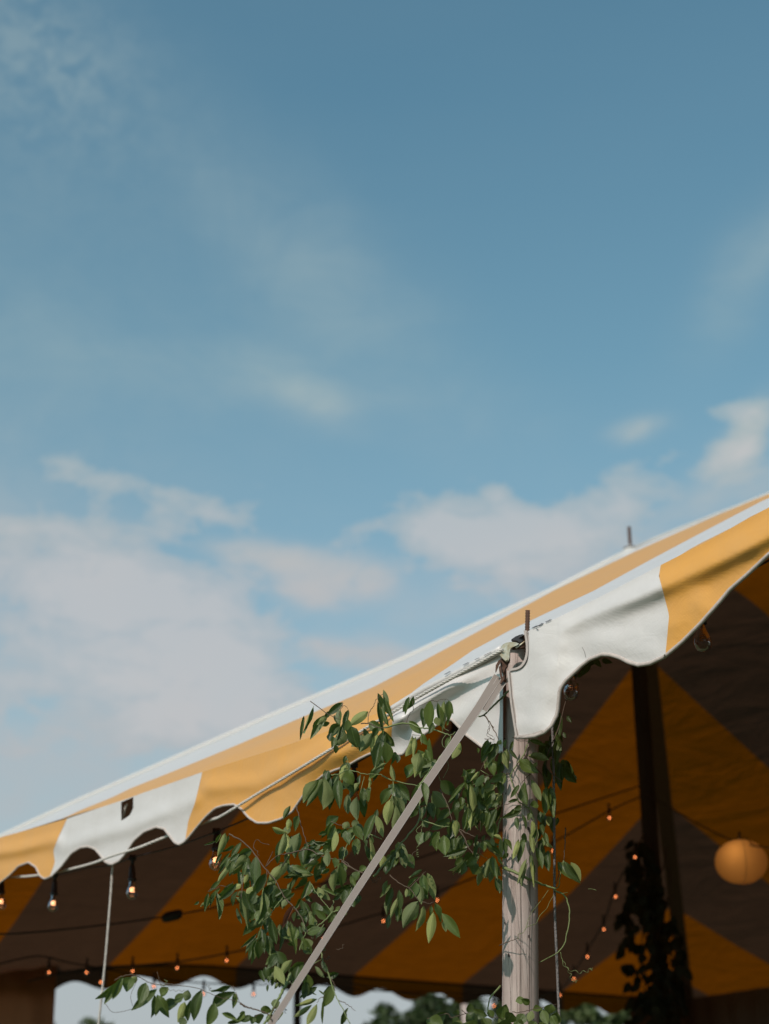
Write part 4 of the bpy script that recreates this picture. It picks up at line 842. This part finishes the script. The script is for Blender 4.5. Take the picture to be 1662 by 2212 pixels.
POLE_BACK = parse('''P13:1060,480,1030,830,120,D;1100,490,1290,860,130,D;900,100,970,400,220,D;780,250,700,500,150,D;900,450,880,740,110,D;1010,830,910,930,40,D;990,20,1030,170,60,D;1060,0,1110,100,60,D;760,500,790,800,80,D;980,560,990,800,70,D;1250,760,1280,870,60,L
P14:930,150,960,360,110,D;1060,170,1090,460,100,D;1180,200,1160,340,70,D;880,600,850,760,90,D
D:1180,1600,1195,1640,26,D;1190,1640,1215,1680,24,D;1168,1605,1185,1630,22,D;1175,1650,1178,1700,20,D;1205,1600,1200,1650,18,D;1222,1655,1242,1690,18,D;1216,1650,1210,1700,16,D;1285,1420,1300,1440,12,D;1290,1428,1262,1440,12,D;1276,1432,1250,1462,12,D;1300,1425,1322,1432,11,D;1265,1440,1240,1462,12,D;1230,1470,1250,1480,11,D;1210,1540,1212,1590,18,D;1195,1580,1210,1620,22,D;1226,1545,1235,1560,10,D''')
BUSH = parse('''P15:280,590,90,650,80,M;500,590,520,500,70,M;340,640,440,690,90,L;690,620,540,570,80,M;480,600,590,700,100,M;820,620,870,510,100,M;850,520,830,650,110,M;940,590,890,680,120,M;1060,600,1000,700,90,M;1110,510,1040,450,60,M;1060,450,980,470,60,M;1140,570,1100,670,60,L;1240,550,1150,570,60,M;1240,560,1290,700,90,M;1330,500,1310,600,90,M;800,650,900,700,110,M;230,640,200,700,60,M;380,560,400,600,60,M;700,560,740,640,60,M;640,640,700,740,100,D;960,680,1040,760,100,D;200,690,120,760,90,M;560,700,480,780,90,D;760,700,840,780,100,M;1180,680,1120,760,90,D;1330,620,1380,720,80,M;420,690,360,770,90,D;880,720,960,790,90,M''')
def leaf_fill(parent, src, n, back, rnd, name='leaf_mass'):
    """the leaves hidden behind the picked ones, too tangled to tell apart: one part"""
    V = []; Fs = []; pw = np.array(parent_world(parent))
    for k in range(n):
        bx, by, tx, ty, w, tone = rnd.choice(src); jx, jy = rnd.gauss(0, 12), rnd.gauss(0, 12); an = rnd.uniform(-.5, .5)
        vx, vy = tx-bx, ty-by; vx, vy = vx*math.cos(an)-vy*math.sin(an), vx*math.sin(an)+vy*math.cos(an); sc_ = rnd.uniform(.75, 1.0)
        o = put_leaf(parent, bx+jx, by+jy, bx+jx+vx*sc_, by+jy+vy*sc_, w, rnd.choice('LMD'), back(bx, by)+rnd.uniform(0, .08), rnd)
        M = o.matrix_basis.copy(); b = len(V); V += [np.array(M @ v.co)+pw for v in o.data.vertices]; Fs += [tuple(i+b for i in p.vertices) for p in o.data.polygons]
        bpy.data.objects.remove(o)
    o = obj(name, V, Fs, M_LEAF, parent); o['kind'] = 'stuff'
def stems(txt, parent, Yf, rnd):
    for line in txt.strip().split('\n'):
        c, rest = line.split(':'); s = CROPS[c][2]*.6648
        for it in rest.split(';'):
            it = it.strip()
            if not it: continue
            q = it.split(); r = float(q[0]); pts = [cv(c, *map(float, p.split(','))) for p in q[2:]]
            off = float(q[1][1:]) if len(q[1]) > 1 else 0.; mat = M_STEM if q[1][0] == 'g' else M_STEMD
            P = [at(x, y, Yf(x, y)+off) for x, y in pts]; P = spline(P, 5)
            for p in P[1:-1]: p += np.array([rnd.uniform(-1, 1), rnd.uniform(-1, 1), rnd.uniform(-1, 1)])*.0012
            n = len(P); rad = [r*.001*(1.1-.55*i/n) for i in range(n)]
            v, f = tube_geo(P, rad, 6); obj('stem', v, f, mat, parent)
def tendril(parent, pts, turns, R0, mat=None, r=.0007):
    P = spline(pts, 12); n = len(P); Q = []
    for i, p in enumerate(P):
        k = i/(n-1); t = P[min(i+1, n-1)]-P[max(i-1, 0)]; t /= np.linalg.norm(t)+1e-9; x = np.cross(t, (.2, .9, .3)); x /= np.linalg.norm(x); y = np.cross(t, x)
        a = k*turns*2*math.pi; rr = R0*min(1, k*2); Q.append(p+(x*math.cos(a)+y*math.sin(a))*rr)
    v, f = tube_geo(Q, r, 4); obj('tendril', v, f, mat or M_STEM, parent)
rnd = random.Random(11)
ys = lambda x, y: ystrap(y)+.05
g_strap = empty('vine_garland', at(900, 1700, ys(900, 1700)), 'leafy green smilax vine twined round the beige strap', 'vine')
for (bx, by, tx, ty, w, tone) in STRAP_LEAVES:
    mx, my = (bx+tx)/2, (by+ty)/2
    sx = 1076-(my-1461)*(1076-592)/(2203-1461)
    inner = 560 < mx < 700 and 1850 < my < 2120
    off = rnd.uniform(-.04, .10) if mx < sx-14 else rnd.uniform(.0, .10)
    if abs(mx-sx) < 14: off = .03
    if tone == 'D': off += .05
    o_ = put_leaf(g_strap, bx, by, tx, ty, w, tone, ystrap(my)+.04+off, rnd)
for (bx, by, tx, ty, w) in ((915, 1689, 919, 1738, 16),): put_leaf(g_strap, bx, by, tx, ty, w, 'D', ystrap(by)-.03, rnd)
leaf_fill(g_strap, [q for q in STRAP_LEAVES if not (q[0] > 830 and q[1] < 1600)], 190, lambda x, y: ystrap(y)+.08, rnd)
leaf_fill(g_strap, [q for q in STRAP_LEAVES if 540 < q[0] < 720 and 1800 < q[1] < 2120], 90, lambda x, y: ystrap(y)+.06, rnd)
b, t = cv('P7', 190, 800), cv('P7', 10, 1200); put_leaf(g_strap, b[0], b[1], t[0], t[1], 11, 'D', ystrap(1900)-.03, rnd, LDRY)
stems('''P1:1.1 b 270,215 580,440 700,500 820,550;.9 b 790,510 800,400 850,310 900,300 950,360;1.0 b 1310,610 1330,420 1400,320 1460,190 1570,90 1610,150;1.5 b 1180,620 1330,620 1510,690 1650,680;1.4 g 650,1545 800,1520 950,1450 1240,1525 1500,1530 1660,1590;.8 g 940,1250 945,1350 960,1450;.9 b 840,310 860,240
P2:2.2 g 40,690 450,615 700,690 900,715 1160,800 1250,830 1330,770;1.0 b 450,600 490,480 580,370 870,215 1000,220 1080,180 1210,195;.8 b 575,370 560,210;1.4 g 1250,840 1200,1000 1100,1300 ;2.6 g+.02 1120,1150 960,1350 840,1500 690,1750;.8 g 720,690 715,850 720,1000;.7 b 550,820 690,830
P3:1.2 b 15,540 60,720 140,1010 240,1320;1.8 b -200,1430 0,1380 240,1335 500,1460 870,1540 1000,1650;1.1 b 640,830 750,880 870,910;1.3 g 1100,1040 920,1290 870,1530;.9 b 1440,730 1450,900 1440,1080;1.2 g 1350,1060 1560,1150;.8 g 1240,20 1185,250 1190,330;1.0 g 750,30 690,150
P4:1.6 g 10,5 220,95 600,175 690,190;2.8 g+.0 830,-10 690,190 690,400 680,780 500,1060 310,1290 180,1600;1.0 g 210,110 210,330 170,430;1.6 g 680,790 1050,910 1230,920;1.3 b 1050,250 1200,560 1270,820;1.0 b 900,340 860,430 800,480;1.2 b 1400,990 1500,1130 1570,1310 1662,1400;1.2 b 1400,970 1550,1050 1700,1110
P5:1.7 b 580,280 820,410 1000,590 1230,900 1420,1130 1560,1400 1662,1500;1.2 b 1240,870 1440,680 1660,640;.9 b 1240,860 1370,595;.9 b 800,1440 830,1150 840,1000;.9 b 200,1320 250,1270 340,1265 430,1210 540,1230 655,1140;1.0 b 1260,920 1250,1100 1200,1250;.9 b 1530,860 1640,690
P6:1.1 g 1550,430 1400,610 1300,760 1200,870 1090,1180
P7:1.7 b 0,610 150,780 300,950 420,1220 530,1400;2.0 b 1060,0 1250,130 1440,220 1560,300;1.2 g 510,400 600,560 690,670 880,910;1.7 g 1000,890 880,920 760,1060 620,1160 450,1240 360,1400 300,1600;1.0 g 900,700 910,760 840,850;1.0 g 740,1130 660,1260 590,1400
P8:1.3 b 370,350 560,510 740,610 880,800;1.0 b 960,830 1060,870 1170,840;1.0 b 720,590 900,410 1020,290;2.4 g 300,330 400,200 480,0;2.6 g 80,380 250,190 400,0
P10:4.2 g 690,560 660,640 580,800 500,950 400,1130 320,1260;1.7 g 1100,260 1120,400 1210,610 1260,790 1330,930 1490,1246;.9 b 1340,930 1460,990 1560,1070;.9 b 1140,870 1080,900 1040,960;1.1 g 960,450 1110,370;1.0 b 1220,620 1270,700 1290,800;.8 b 200,1150 300,1100 400,1100
C5:3.0 g 1078,700 980,795 885,888 845,895;1.9 b-.03 885,888 940,960 1000,1075''', g_strap, ys, rnd)
for crop, L, tn, R0, mt in (('P4', [(750, 830), (700, 1100), (650, 1340), (650, 1460)], 9, .0035, M_STEM), ('P4', [(750, 840), (650, 990), (700, 1070)], 1, .003, M_STEM), ('P4', [(660, 1340), (540, 1440), (540, 1580), (590, 1560)], 3, .003, M_STEMD), ('P2', [(1180, 790), (1100, 900), (1110, 1000), (1150, 1040)], .5, .002, M_STEM), ('P2', [(1060, 1240), (1040, 1450), (1050, 1650)], 2, .0015, M_STEM), ('P2', [(1190, 1290), (1200, 1430), (1120, 1600)], .5, .001, M_STEM), ('P5', [(1020, 520), (1050, 400), (1160, 420), (1300, 490)], 2, .002, M_STEMD), ('P5', [(1020, 520), (1090, 600), (1110, 670)], 2, .002, M_STEMD), ('P8', [(160, 440), (170, 380), (210, 400), (190, 430)], 1, .002, M_STEMD), ('P8', [(20, 380), (80, 460), (150, 480)], 5, .004, M_STEMD), ('P7', [(960, 1580), (1030, 1580), (1090, 1520), (1080, 1490)], 3, .002, M_STEMD), ('P10', [(1160, 250), (1140, 230), (1130, 290)], 4, .003, M_STEM), ('P10', [(1110, 370), (1180, 370), (1210, 330)], 5, .003, M_STEMD), ('P10', [(460, 1000), (470, 1060), (450, 1110)], 4, .007, M_STEMD), ('P10', [(560, 1000), (620, 1040), (610, 1100)], 3, .002, M_STEMD), ('P2', [(1110, 660), (1150, 700), (1200, 760)], 1, .002, M_STEM), ('C5', [(905, 905), (930, 960), (920, 1010), (950, 1060)], 2, .003, M_STEMD), ('P3', [(960, 940), (1100, 960), (1130, 1010)], 5, .003, M_STEMD), ('P9', [(730, 580), (800, 570), (790, 510)], 2, .003, M_STEM)):
    tendril(g_strap, [at(*cv(crop, x, y), ystrap(cv(crop, x, y)[1])+.03) for x, y in L], tn, R0, mt)
# low branch across the sky gap
g_low = empty('vine_branch', at(590, 2200, 3.96), 'thin branch of drooping vine leaves across the sky gap at lower left', 'vine')
for (bx, by, tx, ty, w, tone) in LOW_LEAVES: put_leaf(g_low, bx, by, tx, ty, w, tone, 4.0+rnd.uniform(-.05, .05), rnd)
stems('''P9:1.0 b 240,530 330,480 480,470 590,540 740,580 860,570 1150,620 1350,700 1580,760 1662,810;.8 b 860,575 740,560 700,430;.7 b 1540,640 1520,580;.7 b 1550,650 1590,760
P10:1.8 b 0,970 90,1020 200,1045 370,1110 430,1190 440,1260''', g_low, lambda x, y: 4.0, rnd)
for L, tn, R0 in (([(490, 510), (420, 680), (440, 800)], .5, .001), ([(140, 780), (230, 870), (440, 830)], .5, .001), ([(740, 590), (850, 630), (1000, 640)], 5, .002), ([(1190, 560), (1260, 590), (1280, 640)], 4, .003)):
    tendril(g_low, [at(*cv('P9', x, y), 4.0) for x, y in L], tn, R0, M_STEMD, .0005)
# pole vine
YAX = float(onw(1124, 1700, .062)[1]); RP = rad_at(pmid, 43)
print('pole axis Y', YAX, RP)
yp = lambda x, y: YAX-.03 if x < 1075 else YAX - math.sqrt(max(0, RP**2-min(RP, abs(x-1124)/F*4.6)**2)) - .010
g_pole = empty('vine_garland', onw(1124, 2000, .0), 'leafy green vine hanging in bunches on the near wooden pole', 'vine')
for (bx, by, tx, ty, w, tone) in POLE_LEAVES:
    put_leaf(g_pole, bx, by, tx, ty, w, tone, yp((bx+tx)/2, 0)-.012+rnd.uniform(-.022, .008)-(.02 if (bx+tx)/2 < 1075 else 0), rnd, dy=rnd.uniform(-.012, .008))
stems('''P11:1.0 b 530,230 800,235 1100,210 1300,250;1.9 g 1330,230 1240,500 1010,850 1020,1000 1070,1150 1120,1340;1.2 b 1070,1150 1200,1320;1.7 g 1120,1340 1340,1500 1420,1640;1.4 b 1240,510 1440,740 1560,880 1660,1020;1.4 b 1000,850 760,880 610,890;1.0 b 610,890 400,950 200,990;1.0 g 620,890 450,790;1.2 b 1440,740 1360,860 1260,950 1190,1030;1.3 b+.01 650,-20 760,120 800,220;1.2 b 590,540 450,800;.9 b 1120,1340 850,1430 740,1450
P14:1.6 g 600,0 680,60 740,230 830,470 780,700 690,820;4.2 g 200,1110 430,1200 650,1310 900,1410 1150,1490;2.0 g+.06 1290,980 1240,1150 1200,1430 1150,1490;1.6 b+.06 1320,390 1310,700 1290,980;1.3 b+.06 1190,1080 1200,1250 1150,1400
P12:1.2 b 180,880 250,950 340,1180 500,1360 530,1500;1.1 b 200,870 430,980 600,1060 800,960 930,950;1.1 b 600,1060 750,1250 870,1320;.8 g 570,1080 560,1300 690,1390;2.2 g 930,650 890,800 880,940
C4:2.2 g+.05 500,985 560,1020 585,1100 570,1220 535,1310 415,1380;1.2 b 205,1285 260,1262 305,1245
P15:2.4 g+.03 820,320 720,450 690,600''', g_pole, yp, rnd)
for crop, L, tn, R0, mt in (('C4', [(535, 1320), (560, 1400), (640, 1430), (700, 1415), (705, 1410)], 7, .004, M_STEM), ('C4', [(540, 1350), (575, 1410), (600, 1470), (625, 1480)], 6, .004, M_STEM), ('C4', [(500, 1010), (460, 1080), (400, 1160), (330, 1210), (300, 1245)], 4, .003, M_STEM), ('C4', [(470, 985), (410, 1070), (370, 1130), (340, 1200)], 1, .002, M_STEM), ('C4', [(685, 980), (705, 978), (728, 988)], 1, .001, M_STEM), ('P14', [(240, 900), (200, 1040), (160, 1080), (180, 1160)], 3, .005, M_STEMD), ('P14', [(1240, 1580), (1360, 1545)], .5, .001, M_STEM), ('P11', [(600, 0), (620, 90), (580, 170), (640, 240)], 1, .003, M_STEMD), ('P11', [(1260, 680), (1230, 770), (1360, 810), (1390, 700)], 1, .002, M_STEM), ('P11', [(960, 830), (850, 890), (700, 880)], 1, .002, M_STEMD)):
    tendril(g_pole, [at(*cv(crop, x, y), yp(*cv(crop, x, y))-.01) for x, y in L], tn, R0, mt)
leaf_fill(g_pole, [q for q in POLE_LEAVES if q[0] < 1075 or q[0] > 1168], 100, lambda x, y: YAX+.0, rnd)
g_back = empty('vine_branch', onw(1215, 1550, .25), 'dark shaded vine leaves under the tent edge just right of the near pole', 'vine')
for (bx, by, tx, ty, w, tone) in POLE_BACK: put_leaf(g_back, bx, by, tx, ty, w, 'M' if tone == 'D' else tone, YAX+.06+rnd.uniform(-.02, .03), rnd)
v, f = tube_geo(spline([at(1300, 1420, 4.62), at(1262, 1440, 4.62), at(1228, 1500, 4.62), at(1208, 1570, 4.62), at(1180, 1650, 4.62), at(1215, 1690, 4.62)], 6), .0015, 5); obj('stem', v, f, M_STEMD, g_back)
bush = empty('vine_bunch', at(1110, 2230, YAX-.1), 'low bunch of rounded green leaves at the foot of the picture round the near pole', 'vine')
for (bx, by, tx, ty, w, tone) in BUSH: put_leaf(bush, bx, by, tx, ty, w*1.05, tone, YAX-.10+rnd.uniform(-.05, .05), rnd)
for k in range(60):
    bx = rnd.uniform(925, 1215); by = rnd.uniform(2215, 2300); an = rnd.uniform(0, 6.28); L = rnd.uniform(30, 45)
    put_leaf(bush, bx, by, bx+math.cos(an)*L, by+math.sin(an)*L*.8, rnd.uniform(20, 30), 'M', YAX-.10+rnd.uniform(-.08, .06), rnd)
stems('''P15:1.1 b 90,650 280,600 340,640 480,600 690,620 850,650;1.0 b 940,580 1030,585 1160,550 1240,540 1400,500;1.0 b 430,560 480,600''', bush, lambda x, y: YAX-.09, rnd)

# ------------------------------------------------------------------ dark garland on the centre pole
g_c = empty('vine_garland', (pk[0], pk[1]-.1, 0.8), 'dark shaded garland of leaves wound round the centre pole', 'vine')
hw = lambda py: float(np.interp(py, [1815, 1850, 1900, 1960, 2010, 2050, 2100, 2160, 2260, 2400], [20, 26, 34, 52, 64, 66, 62, 50, 56, 60]))
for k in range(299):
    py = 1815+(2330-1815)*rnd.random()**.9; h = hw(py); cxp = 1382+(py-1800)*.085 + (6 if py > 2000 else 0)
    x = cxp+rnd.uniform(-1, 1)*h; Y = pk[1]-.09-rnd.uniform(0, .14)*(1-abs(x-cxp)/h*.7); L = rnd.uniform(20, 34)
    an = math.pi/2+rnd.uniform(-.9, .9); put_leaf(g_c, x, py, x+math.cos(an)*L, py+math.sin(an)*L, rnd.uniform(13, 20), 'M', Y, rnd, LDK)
for k in range(5):
    ph = k*1.3; v, f = tube_geo([np.array([pk[0]+math.cos(ph+z*4)*.11, pk[1]+math.sin(ph+z*4)*.11, z]) for z in np.linspace(.7, 3.3, 40)], .004, 5); obj('stem', v, f, M_STEMD, g_c)

# ------------------------------------------------------------------ trees behind the tent
def tree(px, ytop, Y, spread, label, seed, clumps=70, leaves=70, group=None, fl=.16, low=0.35, trunk=.12):
    clumps = int(clumps*1.7); fl *= .72; leaves = int(leaves*.8)
    r = random.Random(seed); T = at(px, ytop, Y); base = np.array([T[0], T[1], 0.0]); H = T[2]
    root = empty('tree', base, label, 'tree', group)
    npr = np.random.RandomState(seed); V = []; C = []
    geo = []
    pts = [base+np.array([0, 0, -.1]), base+np.array([.05*H*r.uniform(-1, 1), 0, H*.35]), base+np.array([.05*H*r.uniform(-1, 1), 0, H*.85])]
    P = spline(pts, 5); geo.append(tube_geo(P, [trunk*(1-.8*i/len(P)) for i in range(len(P))], 8))
    for k in range(clumps):
        th = r.uniform(0, 6.283); zz = r.uniform(low, 1); env = math.sin(math.pi*min(1, (zz-low)/(1-low)*.78+.2))
        rad = spread*env*math.sqrt(r.uniform(.05, 1)); c = base+np.array([math.cos(th)*rad, math.sin(th)*rad, H*zz-fl*1.2]); C.append((c, spread*r.uniform(.07, .15)))
        if k % 4 == 0:
            s0 = P[int(len(P)*min(.95, zz*.7))]; geo.append(tube_geo([s0, (s0+c)/2+np.array([0, 0, .05*H*r.random()]), c], [trunk*.25, trunk*.15, trunk*.05], 5))
    v, f = join(geo); obj('trunk', v, f, M_BARK, root)
    for c, cr in C:
        q = npr.normal(0, 1, (leaves, 3)); q = q/np.linalg.norm(q, axis=1)[:, None]*(npr.rand(leaves, 1)**.4)*cr*np.array([1.3, 1.3, .75]); ctr = c+q
        ctr[:, 2] = np.minimum(ctr[:, 2], H)
        e1 = npr.normal(0, 1, (leaves, 3)); e1 /= np.linalg.norm(e1, axis=1)[:, None]; e2 = np.cross(e1, npr.normal(0, 1, (leaves, 3))); e2 /= np.linalg.norm(e2, axis=1)[:, None]
        s = fl*(.6+.8*npr.rand(leaves, 1)); V.append(np.stack([ctr-e1*s, ctr+e2*s*.35, ctr+e1*s, ctr-e2*s*.35], 1).reshape(-1, 3))
    V = np.concatenate(V); n = len(V)//4; pw = np.array(root.location)
    me = bpy.data.meshes.new('crown'); me.vertices.add(len(V)); me.vertices.foreach_set('co', (V-pw).ravel()); me.loops.add(4*n); me.loops.foreach_set('vertex_index', np.arange(4*n)); me.polygons.add(n); me.polygons.foreach_set('loop_start', np.arange(n)*4); me.polygons.foreach_set('loop_total', np.full(n, 4)); me.update(); me.validate(); me.materials.append(M_TREE)
    o = link(bpy.data.objects.new('crown', me)); o.parent = root
TG = 'trees beyond the tent'
tree(200, 2178, 34, 1.0, 'small pointed tree top seen in the gap near the hanging rope', 1, 40, 60, TG, .09)
tree(96, 2186, 36, .8, 'small tree top beside the brown sidewall curtain at lower left', 2, 30, 60, TG, .09)
tree(830, 2165, 27, 1.1, 'low bushy tree at the left end of the tree group behind the tent', 3, 50, 70, TG, .10)
tree(925, 2142, 24, 1.0, 'bushy tree right of the dark end pole, in the gap under the far eave', 4, 60, 70, TG, .10)
tree(1010, 2150, 26, 1.1, 'dense tree just left of the near wooden pole, behind the tent', 5, 70, 80, TG, .11)
tree(1120, 2128, 25, 1.3, 'dense tree directly behind the near wooden pole', 6, 90, 80, TG, .11)
tree(1250, 2140, 27, 1.1, 'tree between the near pole and the dark centre pole', 7, 70, 80, TG, .11)
tree(1370, 2150, 29, 1.2, 'tree behind the foot of the dark centre pole garland', 8, 70, 80, TG, .11)
pl = at(1003, 2142, 22); w_ = empty('wooden_post', (pl[0], pl[1], 0), 'pale wooden post standing among the trees behind the tent', 'post')
v, f = tube_geo([(pl[0], pl[1], -.2), (pl[0]+.02, pl[1], pl[2]*.5), (pl[0], pl[1], pl[2])], [.05, .045, .042], 10); obj('shaft', v, f, M_WOOD, w_)
